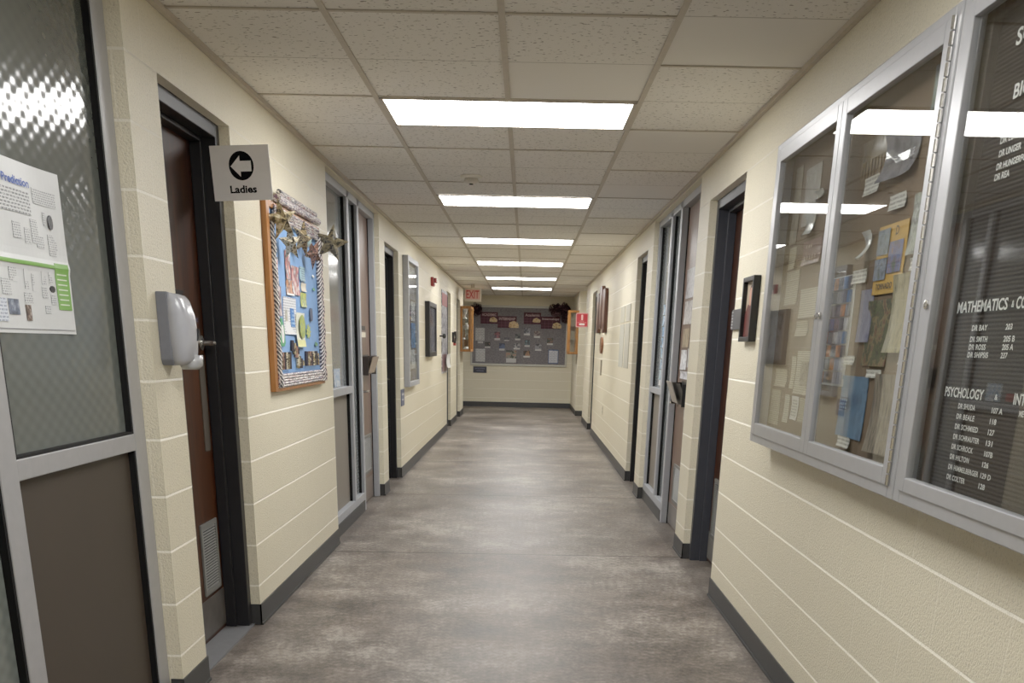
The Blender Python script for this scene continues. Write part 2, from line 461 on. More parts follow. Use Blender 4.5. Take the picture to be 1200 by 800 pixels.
# ------------------------------------------------------------------ ceiling lights, detector
def ceiling_light(r, label):
    y0, y1 = R0 + r * T, R0 + (r + 1) * T; yc = (y0 + y1) / 2
    t = thing('ceiling_light', label, 'light', (0, yc, H), 'recessed lights along the corridor ceiling')
    f = MB()
    for x0, x1, a, bb in ((-T + .012, -T + .03, y0 + .01, y1 - .01), (T - .03, T - .012, y0 + .01, y1 - .01), (-T + .012, T - .012, y0 + .01, y0 + .028), (-T + .012, T - .012, y1 - .036, y1 - .01)):
        f.box(x0, x1, a, bb, H - .009, H - .002)
    f.build('frame', GRID, t, bevel=.002)
    d = MB(); d.box(-T + .03, T - .03, y0 + .028, y1 - .036, H - .006, H - .003); d.build('diffuser', LENSD if r < 0 else LENS, t)
names = {-8: 'lit ceiling panel far behind the viewer', -3: 'lit ceiling panel just behind the first one in view', 2: 'nearest and largest lit ceiling panel, in front of the hanging Ladies sign',
         7: 'second lit ceiling panel from the viewer, right behind the smoke detector', 12: 'third lit ceiling panel along the corridor',
         17: 'fourth lit ceiling panel along the corridor', 22: 'fifth lit ceiling panel, second from the far wall', 27: 'farthest lit ceiling panel, in front of the grey notice board'}
for r, lb in names.items():
    ceiling_light(r, lb)

t = thing('smoke_detector', 'round white smoke detector on the ceiling before the second light', 'smoke detector', (-.285, 7.29, H))
d = MB(); d.lathe((-.285, 7.29, H), [(.072, -.001), (.075, -.012), (.066, -.018), (.05, -.02)], 32); d.build('base', plain('detector_white', (232, 228, 218), .5), t, smooth=True)
d = MB(); d.lathe((-.285, 7.29, H), [(.046, -.02), (.046, -.03), (.052, -.031), (.05, -.042), (.025, -.05), (.001, -.05)], 32); d.build('sensor_dome', plain('detector_dome', (214, 208, 196), .5), t, smooth=True)
d = MB(); d.lathe((-.285, 7.29, H), [(.014, -.049), (.014, -.056), (.001, -.056)], 16); d.build('vent', BLACK, t)

# ------------------------------------------------------------------ doors
def lever(parent, side, a, z, w, dirn, mat=CHROME):
    m = MB()
    p0 = wp(side, a, z, w); p1 = wp(side, a, z, w + .055); p2 = wp(side, a + dirn * .012, z, w + .06); p3 = wp(side, a + dirn * .11, z, w + .058)
    m.tube([p0, p1, p2, p3], [.011, .01, .01, .008], 10)
    ax = 'y' if side not in ('left', 'right') else 'x'
    sgn = 1 if side == 'left' else -1
    m.lathe(wp(side, a, z, w), [(.03, 0), (.03, sgn * .008), (.012, sgn * .012)], 20, ax)
    return m.build('door_handle', mat, parent, smooth=False)

def door(n, side, a0, a1, zt, fm, lm, label, hand=None, grille=None, kick=False, kmat=None, rec=.045, deep=.155):
    t = sthing(side, 'door_%d' % n, label, 'door', (a0 + a1) / 2, 0, -rec, kind='structure')
    m = MB(); fw = .055
    for x0, x1 in ((a0, a0 + fw), (a1 - fw, a1)): m.sbox(side, x0, x1, 0, zt, -TH, -rec)
    m.sbox(side, a0 + fw, a1 - fw, zt - fw, zt, -TH, -rec)
    st = .018
    for x0, x1 in ((a0 + fw, a0 + fw + st), (a1 - fw - st, a1 - fw)): m.sbox(side, x0, x1, 0, zt - fw, -deep, -deep + .05)
    m.sbox(side, a0 + fw + st, a1 - fw - st, zt - fw - st, zt - fw, -deep, -deep + .05)
    m.build('frame', fm, t, bevel=.003)
    m = MB(); m.sbox(side, a0 + fw + .003, a1 - fw - .003, .012, zt - fw - .004, -deep - .045, -deep - .001)
    m.build('door_leaf', lm, t)
    w = -deep
    if hand:
        lever(t, side, a1 - fw - .085, hand, w, -1)
        m = MB(); m.sbox(side, a1 - fw - .115, a1 - fw - .055, hand - .11, hand + .11, w, w + .004); m.build('lock_plate', BRUSH, t)
    if grille:
        g0, g1, z0, z1 = grille
        grill(t, side, g0, g1, z0, z1, w)
    if kick:
        m = MB(); m.sbox(side, a0 + fw + .02, a1 - fw - .02, .03, .205, w, w + .003); m.build('kick_plate', kmat or BRUSH, t)
    if n == 1:
        m = MB(); m.sbox(side, a0 + .003, a1 - .003, 0, .008, -TH, -.03); m.build('threshold', plain('threshold_%d' % n, (104, 104, 106), .5, .2), t)
    return t
def grill(t, side, g0, g1, z0, z1, w):
    m = MB(); e = .022
    for x0, x1, y0, y1 in ((g0, g0 + e, z0, z1), (g1 - e, g1, z0, z1), (g0 + e, g1 - e, z0, z0 + e), (g0 + e, g1 - e, z1 - e, z1)): m.sbox(side, x0, x1, y0, y1, w, w + .008)
    q = m.build('vent_grille', GRILLE, t)
    m = MB(); n = int((z1 - z0 - 2 * e) / .0125)
    for i in range(n):
        z = z0 + e + (i + .5) * (z1 - z0 - 2 * e) / n
        p = [wp(side, g0 + e, z + .003, w + .002), wp(side, g1 - e, z + .003, w + .002), wp(side, g1 - e, z - .002, w + .007), wp(side, g0 + e, z - .002, w + .007)]
        m.add(p, [(0, 1, 2, 3)])
    m.build('louvre', GRILLE, q)
    m = MB(); m.sbox(side, g0 + .005, g1 - .005, z0 + .005, z1 - .005, w, w + .0008); m.build('backing', GASK, q)

d1 = door(1, 'left', 3.82, 4.68, 2.2, CHAR, WOODD, 'dark wood restroom door in a charcoal steel frame, nearest on the left', grille=(4.33, 4.56, .225, .55), kick=True, kmat=plain('scuffed_plate', (74, 70, 66), .45, .2, .5, .3, 14))
m = MB(); m.sbox('left', 4.27, 4.36, 1.47, 1.53, -.155, -.148); m.build('number_plate', BLACK, d1)
m = MB(); m.sbox('left', 4.50, 4.575, .86, 1.27, -.155, -.151); m.build('push_plate', plain('aged_plate', (88, 80, 72), .4, .4), d1)
lever(d1, 'left', 4.54, 1.325, -.151, -.2)
door(2, 'right', 5.52, 6.56, 2.2, STEELB, WOODD, 'dark wood door in a blue-grey steel frame, nearest on the right', grille=(6.2, 6.42, .18, .56), kick=True)
door(3, 'left', 9.48, 10.47, 2.2, CHAR2, WOODK, 'black door recessed behind the left glazed screen', hand=1.0)
door(4, 'right', 9.75, 10.62, 2.2, CHAR2, WOODK, 'black door with chrome lever beyond the right glazed screen', hand=.95)
door(5, 'left', 16.7, 17.55, 2.15, STEELB, WOODK, 'far left door just beyond the red-topped collage poster', hand=1.0)
door(6, 'left', 19.05, 19.95, 2.15, STEELB, WOODK, 'last door on the left, by the wooden trophy cabinet', hand=1.0)
door(7, 'right', 16.5, 17.5, 2.2, CHAR, WOODK, 'far right door beyond the three walnut plaques', hand=1.0)

# ------------------------------------------------------------------ glazed screens
def post(m, side, a0, a1, z0, z1, w0, w1): m.sbox(side, a0, a1, z0, z1, w0, w1)
# near left screen
t = sthing('left', 'window_1', 'near left aluminium screen with figured glass over a dark panel', 'window', 2.3, 0, -.05, kind='structure')
m = MB(); gw, fw_ = -.076, -.05
for a0, a1 in ((3.43, 3.527), (2.515, 2.608), (1.003, 1.09)): m.sbox('left', a0, a1, 0, 2.4, -.12, fw_)
m.sbox('left', 2.608, 3.43, .972, 1.028, -.12, fw_ - .002); m.sbox('left', 2.608, 3.43, 2.345, 2.4, -.12, fw_); m.sbox('left', 1.09, 2.515, 2.345, 2.4, -.12, fw_)
m.sbox('left', 2.608, 3.43, 0, .06, -.12, fw_); m.sbox('left', 1.09, 2.515, 0, .06, -.12, fw_)
m.build('frame', ALU, t, bevel=.003)
for a0, a1, z0, z1 in ((2.608, 3.43, 1.028, 2.345), (1.09, 2.515, .06, 2.345)):
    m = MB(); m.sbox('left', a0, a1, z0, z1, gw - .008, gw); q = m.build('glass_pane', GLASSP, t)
    k = MB(); k.sbox('left', a1 - .012, a1, z0, z1, gw, fw_ - .004); k.sbox('left', a0, a0 + .012, z0, z1, gw, fw_ - .004)
    k.sbox('left', a0 + .012, a1 - .012, z0, z0 + .008, gw, fw_ - .004); k.build('gasket', GASK, q)
m = MB(); m.sbox('left', 2.608, 3.43, .06, .972, gw - .01, gw); q = m.build('lower_panel', DARKP, t)
k = MB(); k.sbox('left', 3.418, 3.43, .06, .972, gw, fw_ - .004); k.build('gasket', GASK, q)

def screen(n, side, a0, a1, mid, near, label, gl, leaf):
    """door bay and sidelight bays between block piers; ydoor etc. measured along the hall"""
    t = sthing(side, 'window_%d' % n, label, 'window', (a0 + a1) / 2, 0, -.04, kind='structure')
    fw, gw, dp = -.04, -.082, -.17
    zt = 2.385
    return t, fw, gw, dp, zt
# left middle screen: sidelight, narrow light, door
t2, fw, gw, dp, zt = screen(2, 'left', 6.81, 9.15, 0, 0, 'grey aluminium screen with brown door in the middle of the left wall', GLASSQ, WOODB)
m = MB()
for a0, a1 in ((6.815, 6.88), (7.80, 7.87), (8.25, 8.325), (9.085, 9.145)): m.sbox('left', a0, a1, .0 if a0 > 8 else .09, zt, dp, fw)
m.sbox('left', 6.88, 7.80, .975, 1.027, dp, fw); m.sbox('left', 6.88, 9.085, zt - .05, zt, dp, fw)
m.sbox('left', 6.88, 7.80, .09, .15, dp, fw); m.sbox('left', 7.87, 8.25, .09, .15, dp, fw)
m.build('frame', ALUD, t2, bevel=.003)
m = MB(); m.sbox('left', 6.815, 8.25, 0, .09, dp, fw + .004); m.build('sill_base', BASE, t2)
for a0, a1, z0, z1 in ((6.88, 7.80, 1.027, zt - .05), (7.87, 8.25, .15, zt - .05)):
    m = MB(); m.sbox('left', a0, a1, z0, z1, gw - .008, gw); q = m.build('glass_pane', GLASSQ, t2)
    k = MB(); k.sbox('left', a1 - .02, a1, z0, z1, gw, gw + .02); k.build('gasket', GASK, q)
m = MB(); m.sbox('left', 6.88, 7.80, .15, .975, gw - .01, gw); q = m.build('lower_panel', TAUPE, t2)
k = MB(); k.sbox('left', 7.78, 7.80, .15, .975, gw, gw + .02); k.build('gasket', GASK, q)
m = MB(); m.sbox('left', 8.328, 9.082, .012, zt - .054, -.135, -.092); lf = m.build('door_leaf', WOODB, t2)
k = MB(); k.sbox('left', 9.07, 9.085, 0, zt - .05, -.092, -.085); k.build('gasket', GASK, t2)
grill(lf, 'left', 8.5, 9.0, .25, .58, -.092)
k = MB(); k.sbox('left', 8.36, 9.05, .02, .21, -.092, -.089); k.build('kick_plate', plain('brown_plate', (112, 98, 90), .4, .2), lf)
lever(lf, 'left', 8.48, .955, -.092, 1)
k = MB(); k.sbox('left', 8.6, 8.82, 1.44, 1.475, -.092, -.089); k.build('name_plate', BLACK, lf)
k = MB(); k.sbox('left', 8.6, 8.84, 1.385, 1.425, -.092, -.089); k.build('name_plate', CREAM, lf)

# right middle screen: door near, narrow light, sidelight far
t3, fw, gw, dp, zt = screen(3, 'right', 6.94, 9.35, 0, 0, 'grey aluminium screen with papered door in the middle of the right wall', GLASSQ, WOODB)
m = MB()
for a0, a1 in ((6.945, 7.0), (7.99, 8.065), (8.50, 8.58), (9.275, 9.345)): m.sbox('right', a0, a1, 0 if a0 < 8.2 else .09, zt, dp, fw)
m.sbox('right', 8.58, 9.275, .975, 1.022, dp, fw); m.sbox('right', 7.0, 9.275, zt - .05, zt, dp, fw)
m.sbox('right', 8.58, 9.275, .09, .15, dp, fw); m.sbox('right', 8.065, 8.50, .09, .15, dp, fw)
m.build('frame', ALUD, t3, bevel=.003)
m = MB(); m.sbox('right', 8.065, 9.345, 0, .09, dp, fw + .004); m.build('sill_base', BASE, t3)
for a0, a1, z0, z1 in ((8.58, 9.275, 1.022, zt - .05), (8.065, 8.50, .15, zt - .05)):
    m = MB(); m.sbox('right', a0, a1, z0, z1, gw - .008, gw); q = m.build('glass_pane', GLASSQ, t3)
    k = MB(); k.sbox('right', a1 - .02, a1, z0, z1, gw, gw + .02); k.build('gasket', GASK, q)
m = MB(); m.sbox('right', 8.58, 9.275, .15, .975, gw - .01, gw); q = m.build('lower_panel', TAUPE, t3)
k = MB(); k.sbox('right', 9.255, 9.275, .15, .975, gw, gw + .02); k.build('gasket', GASK, q)
m = MB(); m.sbox('right', 7.003, 7.987, .012, zt - .054, -.135, -.092); lf3 = m.build('door_leaf', WOODB, t3)
k = MB(); k.sbox('right', 7.97, 7.99, 0, zt - .05, -.092, -.085); k.build('gasket', GASK, t3)
grill(lf3, 'right', 7.2, 7.8, .21, .5, -.092)
k = MB(); k.sbox('right', 7.05, 7.95, .02, .18, -.092, -.089); k.build('kick_plate', plain('grey_plate', (110, 104, 100), .4, .3), lf3)
lever(lf3, 'right', 7.86, .955, -.092, -1)

# ------------------------------------------------------------------ sheets and boards
def sheet(side, name, label, cat, a0, a1, z0, z1, mat, w=.004, curl=.004, group=None, tilt=0.0, seed=None, parts=()):
    """one sheet of paper pinned or taped up; gentle curl, its own object"""
    ac, zc = (a0 + a1) / 2, (z0 + z1) / 2
    rnd = random.Random(seed if seed is not None else label)
    ph = rnd.uniform(0, 6.28); k1 = rnd.uniform(.3, 1)
    fw = lambda u, v: w + curl * (abs(v - .5) ** 2 * 4 * k1 + .5 * (1 + math.sin(u * 4 + ph)) * (1 - v))
    m = MB(); m.sgrid(side, a0, a1, z0, z1, fw, 6, 6)
    if tilt:
        cs, sn = math.cos(tilt), math.sin(tilt); c0 = wp(side, ac, zc, 0); iy = 0 if side not in ('left', 'right') else 1
        nv = []
        for v in m.v:
            v = list(v); da = v[iy] - c0[iy]; dz = v[2] - c0[2]
            v[iy] = c0[iy] + da * cs - dz * sn; v[2] = c0[2] + da * sn + dz * cs; nv.append(tuple(v))
        m.v = nv
    o = m.build(name, mat, origin=wp(side, ac, zc, w), smooth=False)
    tag(o, label, cat, group)
    for pn, b0, b1, y0, y1, pm in parts:
        q = MB(); q.sgrid(side, a0 + (a1 - a0) * b0, a0 + (a1 - a0) * b1, z0 + (z1 - z0) * y0, z0 + (z1 - z0) * y1,
                          lambda u, v: fw(b0 + (b1 - b0) * u, y0 + (y1 - y0) * v) + .0022, 4, 4, .0008)
        q.build(pn, pm, o)
    return o

def photo(name, cols, seed=0, scale=12, **kw): return m_photo(name, [tuple(c) for c in cols], scale, seed, **kw)

# --- the Prediction poster on the near glass
PW = .0
pg = gw_near = -.076
poster = sthing('left', 'taped_poster', 'large white printed poster headed Prediction taped to the near left glass', 'poster', 2.75, 1.345, -.074)
crv = lambda u, v: -.0735 + .010 * max(0, (u - .8) / .2) ** 2 * (1 - abs(v - .35)) + .004 * math.exp(-((v - .42) / .03) ** 2) + .002 * math.sin(9 * u + 5 * v)
def psheet(a0, a1, z0, z1, name, mat, lift=0.0, na=10, nz=10):
    A0, A1, Z0, Z1 = 2.625, 3.098, 1.346, 1.776
    q = MB(); q.sgrid('left', a0, a1, z0, z1, lambda u, v: crv((a0 + (a1 - a0) * u - A0) / (A1 - A0), (z0 + (z1 - z0) * v - Z0) / (Z1 - Z0)) + lift, na, nz, .0008)
    return q.build(name, mat, poster)
GREEN = plain('poster_green', (110, 160, 70), .5, 0, .4, .05)
psheet(2.625, 3.098, 1.346, 1.776, 'paper', plain('poster_white', (206, 208, 208), .35, 0, .5, .02), 0, 24, 24)
q = MB(); text(q, 'left', 'Prediction', 2.768, 2.915, 1.716, 1.737, -.0685, .03); q.build('lettering', plain('poster_blue', (42, 78, 160), .5), poster)
PT1 = m_print('poster_text', (206, 208, 208), (70, 72, 78), .0085, .018, 1, 1.2)
PT2 = m_print('poster_caption', (206, 208, 208), (110, 112, 118), .006, .012, 5, .9)
psheet(2.64, 2.915, 1.648, 1.706, 'text_block', PT1, .002)
psheet(2.937, 3.067, 1.683, 1.722, 'text_block', PT2, .002)
for a0, a1, z0, z1 in ((2.90, 2.94, 1.58, 1.64), (2.985, 3.0, 1.63, 1.665), (2.80, 2.84, 1.585, 1.625), (2.86, 2.89, 1.575, 1.615), (2.925, 2.97, 1.57, 1.60), (3.0, 3.05, 1.57, 1.61), (3.0, 3.04, 1.555, 1.572),
                       (2.75, 2.79, 1.475, 1.51), (2.83, 2.85, 1.46, 1.51), (2.87, 2.895, 1.455, 1.50), (2.925, 2.95, 1.475, 1.51), (2.97, 2.99, 1.48, 1.51), (2.92, 2.95, 1.44, 1.47), (2.97, 3.0, 1.425, 1.452), (2.70, 2.75, 1.44, 1.48), (2.82, 2.865, 1.424, 1.45), (2.93, 2.96, 1.40, 1.42), (2.65, 2.71, 1.57, 1.62), (2.64, 2.685, 1.46, 1.50)):
    psheet(a0, a1, z0, z1, 'caption', PT2, .002, 2, 2)
psheet(2.625, 3.012, 1.521, 1.531, 'timeline', GREEN, .0022)
psheet(3.013, 3.088, 1.412, 1.537, 'legend', GREEN, .0022)
WL = plain('legend_white', (214, 224, 200), .5)
for i in range(7): psheet(3.022, 3.075, 1.425 + i * .0135, 1.428 + i * .0135, 'legend_line', WL, .0032, 3, 1)
q = MB(); q.sdisc('left', 3.022, 1.643, .014, -.072, -.069, 24, .019); q.build('picture', photo('disc_photo', [(20, 20, 22), (60, 60, 64), (120, 120, 124)], 1, 60), poster)
q = MB(); q.sdisc('left', 2.985, 1.466, .016, -.072, -.069, 9, .009); q.build('picture', BLACK, poster)
psheet(2.721, 2.782, 1.392, 1.431, 'picture', photo('bridge_photo', [(40, 46, 60), (90, 100, 122), (170, 178, 190)], 4, 40), .0022)
psheet(2.818, 2.849, 1.378, 1.419, 'picture', photo('round_photo', [(40, 30, 28), (90, 70, 60), (180, 168, 156)], 6, 60), .0022)
psheet(2.635, 2.711, 1.374, 1.431, 'text_block', m_print('boxed_text', (204, 210, 220), (120, 130, 150), .009, .02, 3, 1.1), .0022)
psheet(2.63, 3.09, 1.356, 1.3575, 'rule', plain('rule_grey', (120, 120, 128), .5), .0022, 20, 1)

# --- hand sanitiser dispenser on the pier
t = sthing('left', 'soap_dispenser', 'grey wall soap dispenser on the pier left of the restroom door', 'dispenser', 3.675, 1.25)
def loft(profiles, name, mat, par, nseg=20):
    m = MB(); n = nseg
    vs = []
    for z, a0, a1, w0, w1, ex in profiles:
        for j in range(n + 1):
            u = -1 + 2 * j / n
            vs.append(wp('left', (a0 + a1) / 2 + u * (a1 - a0) / 2, z, w0 + (w1 - w0) * (max(0, 1 - abs(u) ** ex)) ** (1 / ex)))
    k = n + 1; fs = []
    for i in range(len(profiles) - 1):
        for j in range(n): fs.append((i * k + j, i * k + j + 1, (i + 1) * k + j + 1, (i + 1) * k + j))
        fs.append((i * k, (i + 1) * k, (i + 1) * k + n, i * k + n))
    fs += [tuple(range(k)), tuple((len(profiles) - 1) * k + j for j in range(k))]
    m.add(vs, fs); return m.build(name, mat, par, smooth=True)
m = MB(); m.spoly('left', [(3.606, 1.27), (3.618, 1.25), (3.732, 1.25), (3.744, 1.27), (3.744, 1.488), (3.606, 1.494)], 0, .042); m.build('back_plate', plain('dispenser_dark', (98, 100, 108), .5), t, bevel=.004)
loft([(1.252, 3.622, 3.728, .04, .075, 3.5), (1.27, 3.610, 3.74, .04, .098, 4), (1.34, 3.607, 3.743, .04, .107, 4), (1.42, 3.607, 3.743, .04, .1, 4), (1.468, 3.607, 3.743, .04, .084, 4), (1.484, 3.611, 3.739, .04, .07, 3.5), (1.490, 3.622, 3.728, .04, .05, 3)], 'cover', plain('dispenser_grey', (176, 178, 186), .22, 0, .6, .02), t)
loft([(1.236, 3.665, 3.735, .055, .1, 3), (1.25, 3.655, 3.742, .05, .115, 3), (1.285, 3.665, 3.738, .05, .118, 3)], 'push_lever', plain('dispenser_lever', (176, 178, 180), .2, 0, .6), t)
m = MB(); m.spoly('left', [(3.69, 1.335), (3.72, 1.335), (3.712, 1.375)], .1, .1105); m.build('sight_window', BLACK, t)
m = MB(); text(m, 'left', 'FC', 3.69, 3.715, 1.398, 1.412, .1085, .03); m.build('lettering', plain('logo_blue', (52, 56, 96), .4), t)

# --- the Ladies sign fixed to the door jamb, facing up the corridor
ys = 4.612
t = thing('restroom_sign', 'pale square sign with arrow reading Ladies beside the restroom door', 'sign', (L - .05, ys, 2.0))
def tiltp(m, cx=-1.12, cz=2.01, an=.045):
    cs, sn = math.cos(an), math.sin(an)
    m.v = [(cx + (v[0] - cx) * cs - (v[2] - cz) * sn, v[1], cz + (v[0] - cx) * sn + (v[2] - cz) * cs) for v in m.v]; return m
m = MB(); m.sbox(ys, -1.243, -.993, 1.906, 2.117, -.004, 0); tiltp(m).build('plate', plain('sign_plate', (240, 236, 232), .55, 0, .3, .02), t)
SBLK = plain('sign_black', (3, 3, 4), .8, 0, .1)
m = MB(); m.sdisc(ys, -1.115, 2.039, .053, 0, .001, 40, .056); tiltp(m).build('disc', SBLK, t)
m = MB(); m.spoly(ys, [(-1.16, 2.037), (-1.12, 2.077), (-1.12, 2.057), (-1.073, 2.057), (-1.073, 2.017), (-1.12, 2.017), (-1.12, 1.997)], .001, .002); tiltp(m).build('arrow', plain('arrow_pale', (240, 236, 232), .55), t)
m = MB(); text(m, ys, 'Ladies', -1.172, -1.058, 1.934, 1.964, .0015, .035); tiltp(m).build('lettering', SBLK, t)

# ------------------------------------------------------------------ blue bulletin board on the left
t = sthing('left', 'bulletin_board', 'oak framed bulletin board with blue backing and rolled paper border', 'bulletin board', 5.76, 1.09)
b0, b1, z0, z1 = 5.13, 6.41, 1.095, 1.985
m = MB()
for a0, a1, c0, c1 in ((b0, b0 + .06, z0, z1), (b1 - .05, b1, z0, z1), (b0 + .06, b1 - .05, z0, z0 + .035), (b0 + .06, b1 - .05, z1 - .03, z1)): m.sbox('left', a0, a1, c0, c1, 0, .028)
m.build('frame', OAKB, t, bevel=.003)
BLUE = plain('backing_blue', (122, 160, 210), .75, 0, .2, .05, 12)
m = MB(); m.sbox('left', b0 + .05, b1 - .04, z0 + .03, z1 - .025, .004, .014); m.build('backing', BLUE, t)
NEWS = [photo('newsprint_roll_a', [(230, 226, 220), (60, 60, 70), (206, 196, 190), (120, 60, 70), (236, 230, 224)], 1, 26, stretch=(1, .45, 3), interp='CONSTANT'),
        photo('newsprint_roll_b', [(70, 76, 110), (220, 214, 210), (100, 70, 96), (226, 222, 216), (50, 52, 60)], 5, 24, stretch=(1, .4, 3), interp='CONSTANT'),
        photo('newsprint_roll_c', [(200, 180, 170), (90, 60, 60), (230, 226, 220), (110, 112, 120), (222, 200, 190)], 9, 28, stretch=(1, .45, 3), interp='CONSTANT')]
def rolls(za, zb, n, a0, a1):
    for i in range(n):
        zc = za + (i + .5) * (zb - za) / n
        q = MB(); q.tube([wp('left', a0 + random.uniform(-.01, .01), zc, .03), wp('left', a1 + random.uniform(-.01, .01), zc + random.uniform(-.004, .004), .03)], (zb - za) / n * .52, 8)
        q.build('border_roll', NEWS[i % 3], t)
rolls(1.905, 1.975, 5, 5.27, 6.36)
rolls(1.112, 1.18, 5, 5.19, 6.37)
for a, mm in ((5.215, m_spiral('twist_a', (226, 222, 216), (58, 56, 62), .022, .9)), (6.335, m_spiral('twist_b', (222, 216, 212), (66, 58, 66), .022, -.9)), (6.372, m_spiral('twist_c', (200, 176, 170), (70, 60, 70), .026, .7))):
    q = MB(); q.tube([wp('left', a, 1.115 + i * .0405, .03 + .004 * math.sin(i * 2)) for i in range(21)], .017, 8); q.build('border_twist', mm, t)
q = MB(); q.tube([wp('left', 5.36, 2.012, .03), wp('left', 6.36, 2.012, .03)], .02, 10); q.build('top_roll', NEWS[1], t)
q = MB(); q.tube([wp('left', 5.40, 2.046, .03), wp('left', 6.30, 2.044, .03)], .013, 10); q.build('top_roll', NEWS[0], t)

STARM = [photo('star_paper_%d' % i, c, i * 3, 42, interp='CONSTANT') for i, c in enumerate((
    [(60, 52, 40), (150, 136, 100), (196, 186, 160), (96, 84, 60)], [(70, 62, 44), (206, 196, 170), (130, 112, 70), (36, 32, 28)],
    [(90, 76, 52), (170, 150, 110), (60, 54, 48), (214, 206, 190)], [(80, 56, 44), (150, 112, 96), (40, 36, 34), (190, 170, 150)], [(40, 36, 30), (120, 110, 84), (78, 70, 52), (170, 160, 134)]))]
def star(a, z, r, rot, mat, label, w=.075, dep=.045, sq=1.0, yaw=.7):
    m = MB(); pts = []
    for i in range(10):
        an = rot + PI / 2 + i * PI / 5; rr = r if i % 2 == 0 else r * .42
        pts.append((a + rr * math.cos(an) * sq, z + rr * math.sin(an)))
    vs = [wp('left', p[0], p[1], w) for p in pts] + [wp('left', a, z, w + dep), wp('left', a, z, w - .02)]
    fs = []
    for i in range(10):
        j = (i + 1) % 10; fs += [(i, j, 10), (j, i, 11)]
    cs, sn = math.cos(yaw), math.sin(yaw)
    vs = [(L + w + (v[1] - a) * sn + (v[0] - L - w) * cs, a + (v[1] - a) * cs - (v[0] - L - w) * sn, v[2]) for v in vs]
    m.add(vs, fs)
    o = m.build('paper_star', mat, origin=wp('left', a, z, w)); tag(o, label, 'star', 'folded paper stars hung along the top of the blue board')
star(5.24, 1.90, .10, .2, STARM[0], 'folded newsprint star at the top left corner of the blue board')
star(5.40, 1.81, .09, .1, STARM[1], 'folded star second from the left on the blue board', sq=.8)
star(5.70, 1.86, .10, -.25, STARM[2], 'tall folded star in the middle top of the blue board', sq=.65)
star(5.96, 1.81, .09, .5, STARM[3], 'brownish folded star second from the right on the blue board', sq=.7)
star(6.36, 1.90, .11, -.2, STARM[4], 'dark camouflage star overhanging the top right corner of the blue board', w=.105, yaw=1.2)
o = MB(); o.lathe(wp('left', 5.86, 1.865, .055), [(.001, .034), (.02, .03), (.034, .012), (.036, 0), (.034, -.012), (.02, -.03), (.001, -.034)], 20)
tag(o.build('globe_ornament', photo('globe', [(120, 150, 140), (168, 190, 196), (196, 206, 200)], 2, 30), smooth=True, origin=wp('left', 5.86, 1.865, .055)), 'small pale globe ornament beside the middle star of the blue board', 'ornament')

PGR = 'papers pinned to the blue board'
BW = .017
def bsheet(a0, a1, zz0, zz1, mat, label, name='pinned_photo', cat='photo', **kw):
    return sheet('left', name, label, cat, a0, a1, zz0, zz1, mat, w=kw.pop('w', BW), curl=kw.pop('curl', .006), group=PGR, **kw)
bsheet(5.245, 5.345, 1.585, 1.74, photo('strip_photo', [(60, 60, 70), (200, 190, 190), (190, 120, 110), (220, 216, 220)], 3, 18, interp='CONSTANT'), 'tall striped photo at the left edge of the blue board')
bsheet(5.265, 5.39, 1.462, 1.605, photo('person_photo', [(206, 196, 180), (90, 60, 66), (120, 80, 96), (216, 210, 204)], 4, 17), 'portrait photo on the lower left of the blue board')
bsheet(5.51, 5.63, 1.65, 1.79, photo('red_figure', [(222, 216, 214), (190, 70, 60), (70, 60, 70), (224, 220, 220)], 6, 18), 'white photo strip with a red figure under the second star')
bsheet(5.51, 5.66, 1.572, 1.648, photo('orange_group', [(180, 90, 50), (206, 140, 100), (90, 60, 60), (230, 220, 214)], 7, 22), 'small orange photo below the red figure strip', parts=(('caption_strip', 0, 1, 0, .12, WHITE),))
bsheet(5.64, 5.82, 1.58, 1.725, photo('pink_figure', [(214, 206, 204), (196, 176, 170), (178, 50, 60), (90, 80, 90), (220, 214, 212)], 11, 15), 'pale photo with a red dress in the centre of the blue board')
bsheet(5.85, 5.985, 1.66, 1.735, m_print('grey_card', (140, 176, 190), (60, 80, 96), .012, .03, 2), 'small grey-blue printed card right of the pink photo', 'pinned_card', 'card')
bsheet(5.875, 6.0, 1.607, 1.652, CREAM, 'blank cream card on the right of the blue board', 'pinned_card', 'card')
bsheet(5.85, 6.0, 1.525, 1.60, photo('yellow_leaflet', [(206, 206, 96), (190, 200, 80), (80, 120, 70), (224, 220, 130)], 13, 24), 'yellow-green leaflet under the cream card', 'pinned_leaflet', 'leaflet')
bsheet(5.42, 5.71, 1.375, 1.56, m_print('white_flyer', (226, 228, 230), (130, 134, 150), .013, .03, 4, .7), 'large white flyer with a blue column on the blue board', 'pinned_flyer', 'flyer',
       parts=(('blue_column', .5, .8, .2, .72, m_print('blue_column', (52, 110, 180), (160, 196, 226), .02, .06, 6)), ('picture', .12, .3, .35, .66, photo('flyer_pic', [(120, 120, 110), (190, 190, 180), (150, 140, 120)], 2, 30))))
bsheet(5.67, 5.87, 1.312, 1.49, plain('banner_white', (224, 224, 206), .6), 'white banner with a green oval and pale yellow foot', 'pinned_flyer', 'flyer', w=BW + .008,
       parts=(('foot', 0, 1, 0, .2, plain('pale_yellow', (222, 220, 150), .6)),))
o = MB(); o.sdisc('left', 5.775, 1.417, .07, BW + .02, BW + .022, 24, .062); o.build('oval', photo('oval_art', [(60, 100, 150), (140, 160, 60), (170, 180, 70), (90, 130, 170)], 3, 24), bpy.data.objects['pinned_flyer.001'])
def cut(pts, mat, label, name, cat, w=BW + .004):
    o = MB(); o.spoly('left', pts, w, w + .003); a = sum(p[0] for p in pts) / len(pts); z = sum(p[1] for p in pts) / len(pts)
    return tag(o.build(name, mat, origin=wp('left', a, z, w)), label, cat, PGR)
